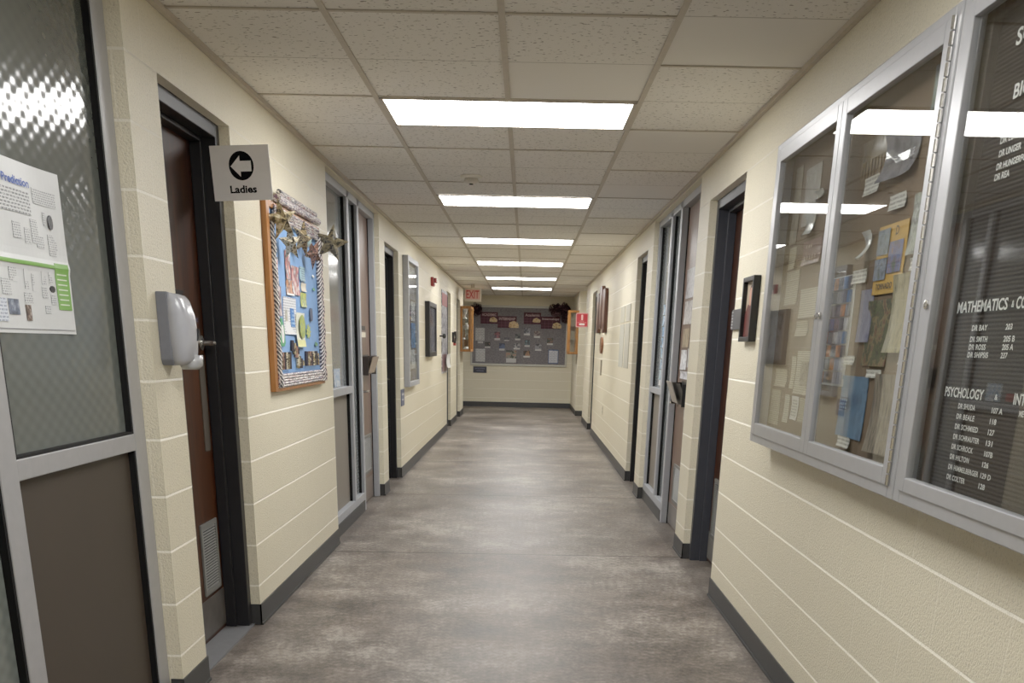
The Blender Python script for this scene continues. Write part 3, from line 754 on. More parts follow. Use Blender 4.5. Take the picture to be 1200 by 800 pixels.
bot = cut([(5.29, 1.33), (5.32, 1.315), (5.385, 1.315), (5.41, 1.33), (5.40, 1.40), (5.37, 1.435), (5.365, 1.452), (5.325, 1.452), (5.32, 1.435), (5.29, 1.40)], plain('bottle_green', (70, 150, 100), .6), 'green bottle-shaped cut-out on the lower left of the blue board', 'paper_cutout', 'cut-out')
o = MB(); o.sdisc('left', 5.35, 1.375, .03, BW + .007, BW + .009, 16, .045); o.build('label_patch', WHITE, bot)
sp = []
for i in range(18):
    rr = .062 if i % 2 == 0 else .032; an = i * PI / 9; sp.append((6.0 + rr * math.cos(an) * 1.1, 1.395 + rr * math.sin(an) * .7))
cut(sp, photo('leaf_green', [(70, 120, 70), (150, 180, 90), (206, 206, 120), (60, 90, 70)], 8, 40), 'spiky yellow-green leaf cut-out right of the white banner', 'paper_cutout', 'cut-out')
cut([(6.06, 1.465), (6.075, 1.455), (6.12, 1.455), (6.13, 1.47), (6.13, 1.51), (6.12, 1.525), (6.075, 1.525), (6.06, 1.51)], plain('dark_cutout', (60, 70, 96), .6), 'dark rounded cut-out near the right border of the blue board', 'paper_cutout', 'cut-out')
cut([(6.17, 1.32), (6.23, 1.315), (6.25, 1.33), (6.18, 1.34)], plain('leaf_small', (90, 140, 100), .6), 'tiny green leaf cut-out at the right border of the blue board', 'paper_cutout', 'cut-out')
for z in (1.70, 1.63, 1.79):
    cut([(6.17, z), (6.215, z - .006), (6.225, z + .006), (6.18, z + .012)], WHITE if z != 1.63 else plain('tack_green', (90, 160, 96), .6), {1.70: 'upper white paper dash near the right border of the blue board', 1.63: 'little green dash near the right border of the blue board', 1.79: 'topmost white dash near the right border of the blue board'}[z], 'paper_cutout', 'cut-out')
def sticks(label, items):
    a = sum(i[0] for i in items) / len(items)
    t = sthing('left', 'paper_lettering', label, 'lettering', a, 1.2, .016, 'words made of rolled paper sticks')
    for k, (a0, zz0, a1, zz1) in enumerate(items):
        q = MB(); q.tube([wp('left', a0, zz0, .027), wp('left', a1, zz1, .027)], .0105, 8); q.build('paper_stick', (NEWS + STARM)[(k * 3) % 8] if k % 3 else plain('stick_dark_%d_%d' % (k, int(a * 100)), (44, 36, 44), .6), t)
sticks('left-hand row of upright rolled paper sticks at the foot of the blue board', [(5.22 + i * .041, 1.2, 5.225 + i * .041, 1.285 - (i % 2) * .01) for i in range(7)])
sticks('slanting middle row of rolled paper sticks on the blue board', [(5.545 + i * .04, 1.29 - i * .017, 5.55 + i * .04, 1.345 - i * .014) for i in range(4)] + [(5.66 + i * .04, 1.20 + .012 * (i % 2), 5.665 + i * .04, 1.275 - i * .012) for i in range(4)])
sticks('right-hand row of upright rolled paper sticks at the foot of the blue board', [(5.89 + i * .045, 1.208, 5.892 + i * .045, 1.288 - (i % 2) * .012) for i in range(8)])

# ------------------------------------------------------------------ left wall: things beyond the first board
t = sthing('left', 'door_file_holder', 'black wall pocket on the brown left door holding a paper folder', 'file holder', 8.72, 1.08, -.09)
m = MB(); m.sbox('left', 8.5, 8.94, 1.085, 1.245, -.09, -.086); m.sbox('left', 8.5, 8.506, 1.085, 1.235, -.09, -.02); m.sbox('left', 8.934, 8.94, 1.085, 1.235, -.09, -.02)
m.add([wp('left', 8.5, 1.085, -.06), wp('left', 8.94, 1.085, -.06), wp('left', 8.94, 1.24, -.01), wp('left', 8.5, 1.24, -.01)], [(0, 1, 2, 3)])
m.add([wp('left', 8.5, 1.085, -.09), wp('left', 8.94, 1.085, -.09), wp('left', 8.94, 1.085, -.06), wp('left', 8.5, 1.085, -.06)], [(0, 1, 2, 3)]); m.build('pocket', plain('pocket_brown', (40, 32, 28), .45), t)
m = MB(); m.add([wp('left', 8.56, 1.1, -.03), wp('left', 8.9, 1.1, -.03), wp('left', 8.9, 1.232, .014), wp('left', 8.56, 1.232, .014), wp('left', 8.56, 1.1, -.034), wp('left', 8.9, 1.1, -.034), wp('left', 8.9, 1.232, .010), wp('left', 8.56, 1.232, .010)],
                [(0, 1, 2, 3), (7, 6, 5, 4), (0, 4, 5, 1), (1, 5, 6, 2), (2, 6, 7, 3), (3, 7, 4, 0)])
tag(m.build('folder', plain('folder_beige', (150, 132, 112), .6), origin=wp('left', 8.73, 1.1, -.03)), 'beige folder leaning out of the black pocket on the left door', 'folder')
sheet('left', 'sticker', 'red sticker low in the left middle window', 'sticker', 7.08, 7.2, 1.045, 1.10, plain('sticker_red', (168, 50, 44), .5), w=-.08, curl=.002)
sheet('left', 'window_decal', 'white and blue cut-out decal low in the left middle window', 'decal', 7.28, 7.52, 1.035, 1.16, photo('decal', [(214, 220, 226), (120, 160, 200), (226, 228, 230), (150, 176, 206)], 5, 18), w=-.08, curl=.003)

t = sthing('left', 'notice_board', 'tall aluminium framed glass notice board crowded with flyers beyond the black door', 'notice board', 11.33, .9)
m = MB()
for a0, a1, c0, c1 in ((10.82, 10.87, .905, 2.2), (11.79, 11.84, .905, 2.2), (10.87, 11.79, .905, .955), (10.87, 11.79, 2.15, 2.2)): m.sbox('left', a0, a1, c0, c1, 0, .06)
m.build('frame', ALUD, t, bevel=.003)
m = MB(); m.sbox('left', 10.86, 11.8, .95, 2.16, .004, .02); m.build('backing', m_felt('notice_cork', (112, 106, 100), (150, 144, 136), 40), t)
m = MB(); m.sbox('left', 10.87, 11.79, .955, 2.15, .044, .048); m.build('glass_pane', CLEAR, t)
fl = [(10.9, 11.75, 2.03, 2.13, (168, 170, 172), 'grey header strip at the top of the tall notice board'), (10.92, 11.2, 1.83, 2.01, (190, 190, 200), 'white flyer top left in the tall notice board'), (11.25, 11.72, 1.8, 2.02, (150, 150, 160), 'grey photo sheet top right in the tall notice board'),
      (10.9, 11.3, 1.62, 1.81, (84, 60, 80), 'upper plum flyer in the tall notice board'), (11.34, 11.74, 1.58, 1.78, (200, 204, 212), 'white flyer beside the upper plum one'), (10.9, 11.3, 1.40, 1.60, (70, 48, 68), 'lower plum flyer in the tall notice board'),
      (11.34, 11.74, 1.3, 1.56, (70, 120, 176), 'blue flyer at the right of the tall notice board'), (10.92, 11.28, 1.22, 1.38, (224, 226, 230), 'bright white flyer left of the blue one'), (10.9, 11.2, 1.07, 1.2, (206, 150, 100), 'orange-tinted flyer low in the tall notice board'),
      (11.24, 11.72, 1.08, 1.28, (214, 216, 220), 'white flyer low right in the tall notice board'), (10.95, 11.3, .965, 1.05, (170, 170, 176), 'grey slip bottom left in the tall notice board'), (11.36, 11.7, .965, 1.06, (110, 100, 120), 'dark slip bottom right in the tall notice board')]
for i, (a0, a1, c0, c1, col, lb) in enumerate(fl):
    dk = tuple(int(v * .45) for v in col); lt = tuple(min(255, int(v * 1.25) + 10) for v in col)
    sheet('left', 'flyer', lb, 'flyer', a0, a1, c0, c1, photo('flyer_%d' % i, [dk, col, lt, col], i, 16, interp='CONSTANT'), w=.022, curl=.003, group='flyers in the tall glass notice board')

t = sthing('left', 'room_sign', 'small navy room sign low beside the black left door', 'sign', 10.62, .72)
m = MB(); m.sbox('left', 10.50, 10.76, .725, .89, 0, .008); m.build('plate', plain('navy_plate', (62, 72, 106), .4), t)
m = MB(); m.sbox('left', 10.55, 10.71, .83, .85, .008, .009); m.sbox('left', 10.55, 10.68, .78, .795, .008, .009); m.build('lettering', plain('sign_grey', (190, 194, 204), .5), t)
t = sthing('left', 'fire_alarm', 'red fire alarm strobe high on the left wall', 'fire alarm', 14.02, 2.08)
m = MB(); m.sbox('left', 13.93, 14.12, 2.075, 2.185, 0, .04); m.build('housing', plain('alarm_red', (158, 34, 34), .35), t, bevel=.006)
m = MB(); m.sbox('left', 13.97, 14.08, 2.115, 2.175, .04, .075); m.build('strobe', plain('strobe', (150, 60, 60), .2), t, bevel=.008)
m = MB(); m.sbox('left', 13.97, 14.08, 2.085, 2.108, .04, .05); m.build('lettering_strip', plain('alarm_white', (196, 120, 116), .4), t)
t = sthing('left', 'picture_frame', 'black framed dark picture on the left wall past the notice board', 'picture', 13.65, 1.19)
m = MB()
for a0, a1, c0, c1 in ((13.12, 13.19, 1.19, 1.855), (14.1, 14.17, 1.19, 1.855), (13.19, 14.1, 1.19, 1.25), (13.19, 14.1, 1.795, 1.855)): m.sbox('left', a0, a1, c0, c1, 0, .06)
m.build('frame', BLACK, t, bevel=.004)
m = MB(); m.sbox('left', 13.18, 14.11, 1.24, 1.8, .004, .04); m.build('picture', photo('dark_picture', [(52, 54, 62), (86, 88, 98), (120, 122, 130), (70, 70, 78)], 3, 6, rough=.15), t)

t = sthing('left', 'collage_poster', 'tall collage poster with a red heading near the end of the left wall', 'poster', 16.1, .92)
m = MB(); m.sbox('left', 15.62, 16.62, .92, 2.12, .003, .012); m.build('sheet', photo('collage_far', [(60, 60, 72), (150, 150, 162), (206, 206, 212), (90, 88, 100), (180, 170, 176)], 8, 9, interp='CONSTANT'), t)
m = MB(); m.sbox('left', 15.66, 16.58, 1.9, 2.08, .012, .016); m.build('heading', plain('heading_red', (158, 58, 60), .5), t)
m = MB(); m.sbox('left', 15.64, 16.6, .95, 1.2, .012, .016); m.build('foot', photo('collage_foot', [(96, 62, 66), (130, 90, 92), (70, 56, 60)], 4, 14), t)
sheet('left', 'notice_sheet', 'small white sheet hanging at the foot of the red-topped collage poster', 'sheet', 15.95, 16.62, 1.0, 1.2, WHITE, w=.05, curl=.02)
m = MB(); m.tube([wp('left', 15.3, 1.46, 0), wp('left', 15.3, 1.46, .06)], .012, 8); m.lathe(wp('left', 15.3, 1.46, .07), [(.001, -.03), (.028, -.02), (.036, 0), (.028, .02), (.001, .03)], 14, 'x')
tag(m.build('wall_hook', BLACK, origin=wp('left', 15.3, 1.46, 0)), 'small round black wall hook left of the red-topped collage poster', 'hook')
t = sthing('left', 'wall_handset', 'black handset on the wall between the two far left doors', 'handset', 17.95, 1.4)
m = MB(); m.sbox('left', 17.85, 18.0, 1.38, 1.55, 0, .035); m.build('cradle', BLACK, t, bevel=.006)
m = MB(); m.tube([wp('left', 17.92, 1.37, .05), wp('left', 17.92, 1.46, .06), wp('left', 17.92, 1.56, .05)], [.02, .014, .02], 10); m.build('receiver', BLACK, t)
t = sthing('left', 'pull_station', 'small red fire pull station under the black handset', 'fire alarm', 18.25, 1.33)
m = MB(); m.sbox('left', 18.18, 18.32, 1.33, 1.45, 0, .045); m.build('housing', plain('pull_red', (150, 40, 38), .4), t, bevel=.006)
m = MB(); m.sbox('left', 18.2, 18.3, 1.38, 1.395, .045, .055); m.build('handle', WHITE, t)

# ------------------------------------------------------------------ right wall: far things
for a0, a1, c0, c1, lb in ((15.28, 15.72, 1.55, 2.10, 'left walnut plaque of three on the far right wall'), (14.72, 15.16, 1.60, 2.17, 'tallest middle walnut plaque on the far right wall'), (14.12, 14.58, 1.54, 2.11, 'right walnut plaque of three on the far right wall')):
    t = sthing('right', 'wall_plaque', lb, 'plaque', (a0 + a1) / 2, c0, 0, 'walnut plaques on the right wall')
    m = MB(); e = .06
    m.spoly('right', [(a0, c0 + e), (a0 + e, c0), (a1 - e, c0), (a1, c0 + e), (a1, c1 - e), (a1 - e, c1), (a0 + e, c1), (a0, c1 - e)], 0, .05); m.build('board', PLAQ, t, bevel=.008)
    m = MB(); m.sbox('right', a0 + .09, a1 - .09, c0 + .12, c1 - .12, .05, .053); m.build('name_plate', plain('bronze', (118, 92, 74), .4, .5), t)
t = sthing('right', 'small_plaque', 'small narrow wooden plaque below the three walnut plaques', 'plaque', 14.85, 1.26)
m = MB(); m.sdisc('right', 14.85, 1.38, .2, 0, .03, 20, .115); m.build('board', m_wood('small_plaque_wood', (96, 60, 40), (140, 92, 62), .35), t, bevel=.006)
m = MB(); m.sdisc('right', 14.85, 1.38, .1, .03, .033, 16, .06); m.build('name_plate', plain('brass', (150, 116, 76), .35, .6), t)
t = sthing('right', 'light_switch', 'slim grey wall switch strip under the small wooden plaque', 'switch', 14.8, .97)
m = MB(); m.sbox('right', 14.77, 14.83, .97, 1.18, 0, .02); m.build('plate', plain('switch_grey', (128, 120, 104), .5), t, bevel=.003)
m = MB(); m.sbox('right', 14.785, 14.815, 1.05, 1.1, .02, .03); m.build('toggle', CREAM, t)
t = sthing('right', 'wall_outlet', 'small outlet plate low on the right wall near the far door', 'outlet', 14.2, .5)
m = MB(); m.sbox('right', 14.16, 14.24, .46, .58, 0, .008); m.build('plate', CREAM, t, bevel=.002)
m = MB(); m.sbox('right', 14.185, 14.215, .485, .51, .008, .0095); m.sbox('right', 14.185, 14.215, .53, .555, .008, .0095); m.build('socket', plain('socket_dark', (120, 112, 96), .5), t)
GP = [plain('panel_grey_%d' % i, c, .6, 0, .3, .03) for i, c in enumerate(((186, 182, 164), (178, 174, 158), (184, 182, 168), (176, 172, 156)))]
for i, (a0, a1, c0, c1, lb) in enumerate(((11.62, 12.1, 1.62, 1.79, 'upper left grey panel beyond the black right door'), (11.0, 11.48, 1.62, 1.79, 'upper right grey panel beyond the black right door'), (11.62, 12.1, 1.14, 1.60, 'tall lower left grey panel beyond the black right door'), (11.0, 11.48, 1.14, 1.60, 'tall lower right grey panel beyond the black right door'))):
    o = MB(); o.sbox('right', a0, a1, c0, c1, 0, .008)
    tag(o.build('wall_panel', GP[i], origin=wp('right', (a0 + a1) / 2, c0, 0)), lb, 'panel', 'grey panels on the right wall')

# fire extinguisher flag sign
yf = 18.55
t = thing('extinguisher_sign', 'red flag sign with white extinguisher symbol projecting from the far right wall', 'sign', (R, yf, 1.78))
def rrect(x0, x1, z0, z1, r, n=5):
    out = []
    for cx, cz, a in ((x1 - r, z1 - r, 0), (x0 + r, z1 - r, PI / 2), (x0 + r, z0 + r, PI), (x1 - r, z0 + r, 3 * PI / 2)):
        for i in range(n + 1): out.append((cx + r * math.cos(a + i * PI / 2 / n), cz + r * math.sin(a + i * PI / 2 / n)))
    return out
x0, x1, zz0, zz1 = .985, 1.203, 1.685, 1.925
m = MB(); m.spoly(yf, rrect(x0, x1, zz0, zz1, .02), -.006, 0); m.build('border', plain('sign_pink', (206, 150, 150), .4), t)
m = MB(); m.spoly(yf, rrect(x0 + .014, x1 - .014, zz0 + .014, zz1 - .014, .014), 0, .002); m.build('plate', plain('sign_red', (168, 22, 38), .4), t)
m = MB(); cx = (x0 + x1) / 2
m.spoly(yf, rrect(cx - .016, cx + .016, 1.805, 1.895, .012), .002, .003); m.build('symbol', plain('symbol_pink', (232, 190, 188), .5), t)
m = MB(); m.spoly(yf, rrect(cx - .05, cx + .05, 1.72, 1.75, .012), .002, .003); m.build('arrow_panel', WHITE, t)
m = MB(); text(m, yf, 'FIRE', cx - .036, cx + .036, 1.78, 1.797, .003); text(m, yf, 'EXTINGUISHER', cx - .08, cx + .08, 1.757, 1.772, .003); m.build('lettering', plain('sign_letter', (214, 130, 130), .5), t)

# exit sign
ye = 19.6
t = thing('exit_sign', 'white exit sign with red letters hanging at the far end of the corridor', 'exit sign', (-.91, ye, H))
m = MB(); m.sbox(ye, -1.075, -.755, 2.115, 2.355, -.06, 0); m.build('housing', plain('exit_white', (196, 184, 162), .4), t, bevel=.005)
m = MB(); m.sbox(ye, -.95, -.88, 2.355, H, -.045, -.015); m.build('mount', plain('exit_mount', (170, 160, 142), .4), t)
m = MB(); m.sbox(ye, -1.05, -.78, 2.155, 2.325, 0, .003); m.build('face', plain('exit_face', (206, 150, 136), .4), t)
m = MB(); text(m, ye, 'EXIT', -1.035, -.795, 2.17, 2.31, .005, .02); m.build('lettering', plain('exit_red', (176, 34, 34), .4), t)

# ------------------------------------------------------------------ trophy cabinets near the end
def cabinet(x0, x1, y0, y1, z0, z1, label, nsh, face):
    t = thing('trophy_cabinet', label, 'cabinet', ((x0 + x1) / 2, (y0 + y1) / 2, z0), 'oak trophy cabinets near the end wall')
    m = MB(); e = .045
    for xa in (x0, x1 - e):
        for yb in (y0, y1 - e): m.box(xa, xa + e, yb, yb + e, z0, z1)
    m.box(x0 + e, x1 - e, y0, y1, z0, z0 + e); m.box(x0 + e, x1 - e, y0, y1, z1 - e, z1)
    m.box(x0, x0 + e, y0 + e, y1 - e, z0, z0 + e); m.box(x1 - e, x1, y0 + e, y1 - e, z0, z0 + e)
    m.box(x0, x0 + e, y0 + e, y1 - e, z1 - e, z1); m.box(x1 - e, x1, y0 + e, y1 - e, z1 - e, z1)
    m.build('frame', OAK, t, bevel=.004)
    m = MB(); m.box(x0 + e, x1 - e, y1 - .02, y1 - .01, z0 + e, z1 - e)
    if face > 0: m.box(x0 + .002, x0 + .012, y0 + e, y1 - e, z0 + e, z1 - e)
    else: m.box(x1 - .012, x1 - .002, y0 + e, y1 - e, z0 + e, z1 - e)
    m.build('back_panel', plain('cabinet_lining_%d' % nsh, (104, 92, 70) if face > 0 else (120, 110, 90), .7), t)
    m = MB(); m.box(x0 + e, x1 - e, y0 + .01, y0 + .014, z0 + e, z1 - e); m.build('glass_pane', CLEAR, t)
    zs = []
    for i in range(1, nsh + 1):
        z = z0 + e + (z1 - z0 - 2 * e) * i / (nsh + 1); zs.append(z)
        m = MB(); m.box(x0 + .014, x1 - .014, y0 + e, y1 - .03, z - .006, z); m.build('shelf', plain('glass_shelf_%d_%d' % (nsh, i), (120, 130, 124), .15), t)
    return zs
zs = cabinet(L + .002, -.965, 20.0, 20.9, 1.22, 2.05, 'oak trophy cabinet of white ornaments on the left wall by the exit sign', 3, 1)
ORN = plain('ornament_white', (206, 202, 196), .3)
def trophy(x, y, z, s, label, kind):
    m = MB()
    if kind == 0: m.lathe((x, y, z), [(.03 * s, 0), (.03 * s, .015 * s), (.008 * s, .025 * s), (.008 * s, .06 * s), (.03 * s, .08 * s), (.04 * s, .13 * s), (.036 * s, .13 * s), (.001, .085 * s)], 14)
    elif kind == 1: m.lathe((x, y, z), [(.035 * s, 0), (.05 * s, .03 * s), (.045 * s, .06 * s), (.02 * s, .08 * s), (.022 * s, .1 * s), (.001, .1 * s)], 14)
    else: m.lathe((x, y, z), [(.05 * s, 0), (.055 * s, .012 * s), (.035 * s, .02 * s), (.03 * s, .035 * s), (.001, .04 * s)], 14)
    tag(m.build('ornament', ORN, origin=(x, y, z), smooth=True), label, 'ornament', 'white ornaments in the left oak cabinet')
trophy(-1.09, 20.12, zs[2], 1.3, 'white cup on the top shelf of the left oak cabinet', 0)
trophy(-1.06, 20.12, zs[1], 1.1, 'white vase on the middle shelf of the left oak cabinet', 1)
trophy(-1.115, 20.17, zs[0], .75, 'left white ornament on the lowest shelf of the oak cabinet', 2)
trophy(-1.02, 20.12, zs[0], 1.0, 'white jar right of the ornament on the lowest shelf of the oak cabinet', 1)
trophy(-1.06, 20.12, 1.265, 1.2, 'flat white dish on the floor of the left oak cabinet', 2)
cabinet(.955, 1.163, 21.02, 21.6, 1.21, 2.05, 'empty-looking oak display cabinet at the right end by the maroon bow', 2, -1)

# ------------------------------------------------------------------ notice board on the end wall
t = sthing('end', 'end_notice_board', 'wide grey felt notice board in a white metal frame on the end wall', 'notice board', -.06, .91)
m = MB()
for a0, a1, c0, c1 in ((-1.165, -1.125, .91, 2.205), (1.005, 1.045, .91, 2.205), (-1.125, 1.005, .91, .955), (-1.125, 1.005, 2.16, 2.205)): m.sbox('end', a0, a1, c0, c1, 0, .035)
m.build('frame', plain('board_frame', (186, 184, 172), .4, .1), t, bevel=.003)
m = MB(); m.sbox('end', -1.13, 1.01, .95, 2.165, .003, .02); m.build('felt', m_felt('board_felt', (92, 90, 94), (138, 134, 136), 26, (1, 1, 2.4)), t)
MAR = plain('maroon', (62, 16, 32), .6, 0, .3, .15, 20)
GOLD = photo('gold_art', [(150, 110, 60), (206, 166, 100), (216, 186, 130), (120, 84, 50)], 6, 16)
LTR = plain('banner_letter', (190, 160, 160), .6)
for a0, a1, c0, c1, gx0, gx1, gz0, gz1, tx, lb in ((-.94, -.55, 1.81, 2.06, -.74, -.56, 1.85, 1.96, 'ACADEMIC', 'first maroon banner from the left on the grey board'), (-.55, -.12, 1.73, 1.98, -.30, -.07, 1.735, 1.88, 'INTERNSHIP', 'second maroon banner from the left on the grey board'),
        (.04, .43, 1.82, 2.07, .24, .42, 1.86, 1.96, 'Academic', 'third maroon banner from the left on the grey board'), (.43, .87, 1.73, 1.99, .69, .90, 1.745, 1.87, 'Internships', 'rightmost maroon banner on the grey board')):
    t = sthing('end', 'maroon_banner', lb, 'banner', (a0 + a1) / 2, c0, .02, 'maroon banners on the grey end board')
    m = MB(); m.sbox('end', a0, a1, c0, c1, .021, .025); m.build('card', MAR, t)
    m = MB()
    for i in range(1, 5): m.sbox('end', a0 + (a1 - a0) * i / 5 - .003, a0 + (a1 - a0) * i / 5 + .003, c0, c1 - .09, .025, .026)
    for i in range(1, 3): m.sbox('end', a0, a1, c0 + .055 * i - .003, c0 + .055 * i + .003, .025, .026)
    m.build('check_lines', plain('check_%d' % int(a0 * 100), (104, 50, 70), .6), t)
    m = MB(); gm = (gx0 + gx1) / 2
    m.spoly('end', [(gx0, gz0 + .02), (gx0 + .03, gz0), (gx1 - .01, gz0), (gx1, gz0 + .05), (gx1 - .03, gz1 - .03), (gm, gz1), (gx0 + .02, gz1 - .03)], .026, .03); m.build('gold_shape', GOLD, t)
    m = MB(); text(m, 'end', tx, a0 + .03, a1 - .03, c1 - .085, c1 - .028, .028); m.build('lettering', LTR, t)
PR1 = m_print('end_print', (196, 196, 194), (120, 120, 124), .03, .07, 2, 1.1)
sheet('end', 'printed_sheet', 'upper white printed sheet at the left of the grey board', 'sheet', -1.055, -.845, 1.45, 1.72, PR1, w=.022)
sheet('end', 'printed_sheet', 'lower white printed sheet at the left of the grey board', 'sheet', -1.045, -.83, .99, 1.27, m_print('end_print_b', (200, 200, 198), (130, 130, 134), .034, .08, 4, 1.1), w=.022)
sheet('end', 'printed_sheet', 'white sheet on blue card at the lower right of the grey board', 'sheet', .62, .85, .985, 1.285, plain('card_blue', (56, 84, 130), .6), w=.022, parts=(('page', .06, .94, .05, .93, m_print('end_print_c', (206, 208, 214), (140, 146, 160), .03, .07, 6, 1.1)),))
sheet('end', 'pinned_strip', 'crumpled pale strip between the two printed sheets of the grey board', 'strip', -1.0, -.88, 1.39, 1.435, PR1, w=.022)
t = sthing('end', 'room_sign', 'navy sign on the end wall under the left corner of the grey board', 'sign', -.945, .745)
m = MB(); m.sbox('end', -1.10, -.79, .745, .885, 0, .012); m.build('plate', plain('end_navy', (24, 26, 44), .4), t)
m = MB(); text(m, 'end', 'NATURAL SCIENCE', -1.06, -.83, .83, .85, .013); text(m, 'end', 'OFFICES', -1.03, -.86, .78, .80, .013); m.build('lettering', plain('end_sign_letter', (120, 124, 150), .5), t)
ph = [(-.62, -.49, 1.46, 1.64, 'reddish snapshot under the first two banners'), (-.39, -.28, 1.45, 1.53, 'small low snapshot in the upper middle of the grey board'), (-.15, -.03, 1.47, 1.61, 'dark snapshot left of the centre top one'), (.05, .19, 1.58, 1.73, 'snapshot highest in the middle of the grey board'),
      (.28, .42, 1.53, 1.68, 'snapshot under the third and fourth banners'), (.58, .72, 1.38, 1.53, 'snapshot farthest right on the grey board'), (-.84, -.71, 1.29, 1.42, 'snapshot farthest left on the grey board'), (-.51, -.38, 1.24, 1.40, 'bluish snapshot in the left middle of the grey board'),
      (-.18, -.03, 1.27, 1.40, 'wide snapshot in the middle row of the grey board'), (.07, .19, 1.33, 1.48, 'two-figure snapshot at the centre of the grey board'), (.31, .46, 1.25, 1.40, 'snapshot right of centre in the middle row'), (-.35, -.11, .98, 1.25, 'largest snapshot group at the bottom of the grey board'), (.05, .20, 1.10, 1.25, 'snapshot with orange tones at the bottom centre')]
pal = [[(130, 70, 76), (60, 40, 48), (190, 170, 166)], [(90, 88, 92), (40, 40, 44), (180, 178, 176)], [(30, 32, 36), (90, 96, 90), (150, 150, 150)], [(60, 62, 70), (150, 150, 156), (36, 36, 40)], [(80, 60, 60), (130, 120, 116), (40, 40, 44)],
       [(110, 84, 66), (50, 60, 50), (80, 50, 60)], [(70, 70, 60), (40, 40, 40), (150, 120, 110)], [(36, 44, 66), (70, 86, 120), (30, 34, 40)], [(150, 150, 150), (40, 40, 60), (200, 200, 200)], [(90, 120, 130), (40, 50, 56), (150, 160, 160)], [(50, 52, 56), (140, 140, 146), (30, 30, 34)], [(44, 50, 40), (120, 120, 110), (160, 120, 100), (40, 40, 44)], [(150, 110, 80), (40, 36, 34), (120, 60, 50)]]
for i, (a0, a1, c0, c1, lb) in enumerate(ph):
    sheet('end', 'snapshot', lb, 'photo', a0, a1, c0, c1, photo('snap_%d' % i, pal[i], i, 14, interp='CONSTANT'), w=.022, group='snapshots pinned on the grey end board', tilt=random.uniform(-.05, .05),
          parts=(('caption', .02, .98, .02, .26 if i != 11 else .36, plain('caption_%d' % i, (196, 194, 192), .6)),))
def bow(spots, label, seed, mat):
    rnd = random.Random(seed); m = MB(); a, z = spots[0][:2]
    for i, (sa, sz, ra, rz) in enumerate([q[:4] for q in spots for _ in range(q[4])]):
        an = rnd.uniform(0, 2 * PI); rr = math.sqrt(rnd.random()) * .8
        ca, cz, cw = sa + ra * rr * math.cos(an), sz + rz * rr * math.sin(an), rnd.uniform(.13, .22)
        l, w, t0 = rnd.uniform(.05, .085), rnd.uniform(.022, .04), rnd.uniform(0, PI); th = rnd.uniform(.35, .8)
        ring = 12; hw = .017
        vs = []; ax = Vector((math.cos(t0), 0, math.sin(t0))); bx = Vector((-math.sin(t0) * math.cos(th), -math.sin(th), math.cos(t0) * math.cos(th))); nx = ax.cross(bx).normalized()
        c = Vector(wp('end', ca, cz, cw))
        for k in range(ring):
            p = c + ax * l * math.cos(2 * PI * k / ring) + bx * w * math.sin(2 * PI * k / ring)
            vs += [p + nx * hw, p - nx * hw]
        m.cur = i % 5 == 0
        m.add(vs, [(2 * k, 2 * ((k + 1) % ring), 2 * ((k + 1) % ring) + 1, 2 * k + 1) for k in range(ring)])
    return tag(m.build('ribbon_bow', [mat, plain('bow_edge_%d' % seed, (110, 84, 90), .5)], origin=wp('end', a, z, .02)), label, 'bow', None)
BOWM = plain('bow_maroon', (40, 10, 20), .45, 0, .5, .2, 20)
bow([(-1.04, 2.11, .14, .13, 26)], 'small dark maroon ribbon bow on the left corner of the grey board', 3, BOWM)
bow([(.84, 2.13, .28, .14, 70), (1.0, 1.98, .1, .12, 18)], 'large dark maroon ribbon bow on the right corner of the grey board', 5, BOWM)

# ------------------------------------------------------------------ right glazed screen: papers
BL = [(150, 182, 206), (120, 166, 206), (96, 150, 196), (110, 160, 200), (140, 180, 206), (120, 160, 190), (170, 196, 206)]
for i in range(7):
    z = 1.70 - i * .088
    sheet('right', 'blue_print', 'blue print %s in the column on the right sidelight glass' % ('topmost', 'second from the top', 'third from the top', 'in the middle', 'third from the bottom', 'second from the bottom', 'lowest')[i], 'print',
          8.68, 8.98, z - .08, z, photo('blue_print_%d' % i, [(50, 70, 100), BL[i], (210, 222, 228), BL[i]], i * 2, 14, interp='CONSTANT'), w=-.078, curl=.004, group='blue prints on the right sidelight')
for i, (a, z, lb) in enumerate(((8.80, 1.80, 'lower paper snowflake above the blue prints'), (8.69, 1.9, 'middle paper snowflake above the blue prints'), (8.64, 2.03, 'upper paper snowflake above the blue prints'))):
    m = MB(); pts = []
    for k in range(24):
        rr = .055 if k % 4 == 0 else (.02 if k % 2 else .042); pts.append((a + rr * 1.5 * math.cos(k * PI / 12), z + rr * math.sin(k * PI / 12)))
    m.spoly('right', pts, -.08, -.077); tag(m.build('paper_snowflake', plain('snow_%d' % i, (226, 230, 234), .4), origin=wp('right', a, z, -.08)), lb, 'snowflake', 'paper snowflakes on the right sidelight')
sheet('right', 'door_notice', 'pale notice just above the rail of the right sidelight', 'notice', 8.65, 8.98, 1.045, 1.09, WHITE, w=-.078, curl=.003)
dp_ = [(7.42, 7.85, 1.70, 1.9, (130, 128, 132), 'grey glossy poster at the top of the papered right door'), (7.3, 7.85, 1.52, 1.68, (166, 162, 160), 'pale poster second from the top on the papered right door'), (7.55, 7.85, 1.36, 1.49, (146, 128, 100), 'tan paper on the papered right door'), (7.25, 7.5, 1.37, 1.49, (206, 160, 50), 'orange-yellow paper on the papered right door'),
       (7.6, 7.86, 1.2, 1.34, (200, 202, 206), 'white sheet left of centre on the papered right door'), (7.25, 7.55, 1.22, 1.35, (160, 164, 170), 'grey sheet right of centre on the papered right door'), (7.3, 7.84, 1.135, 1.19, (190, 190, 196), 'wide low sheet just above the black pocket of the right door')]
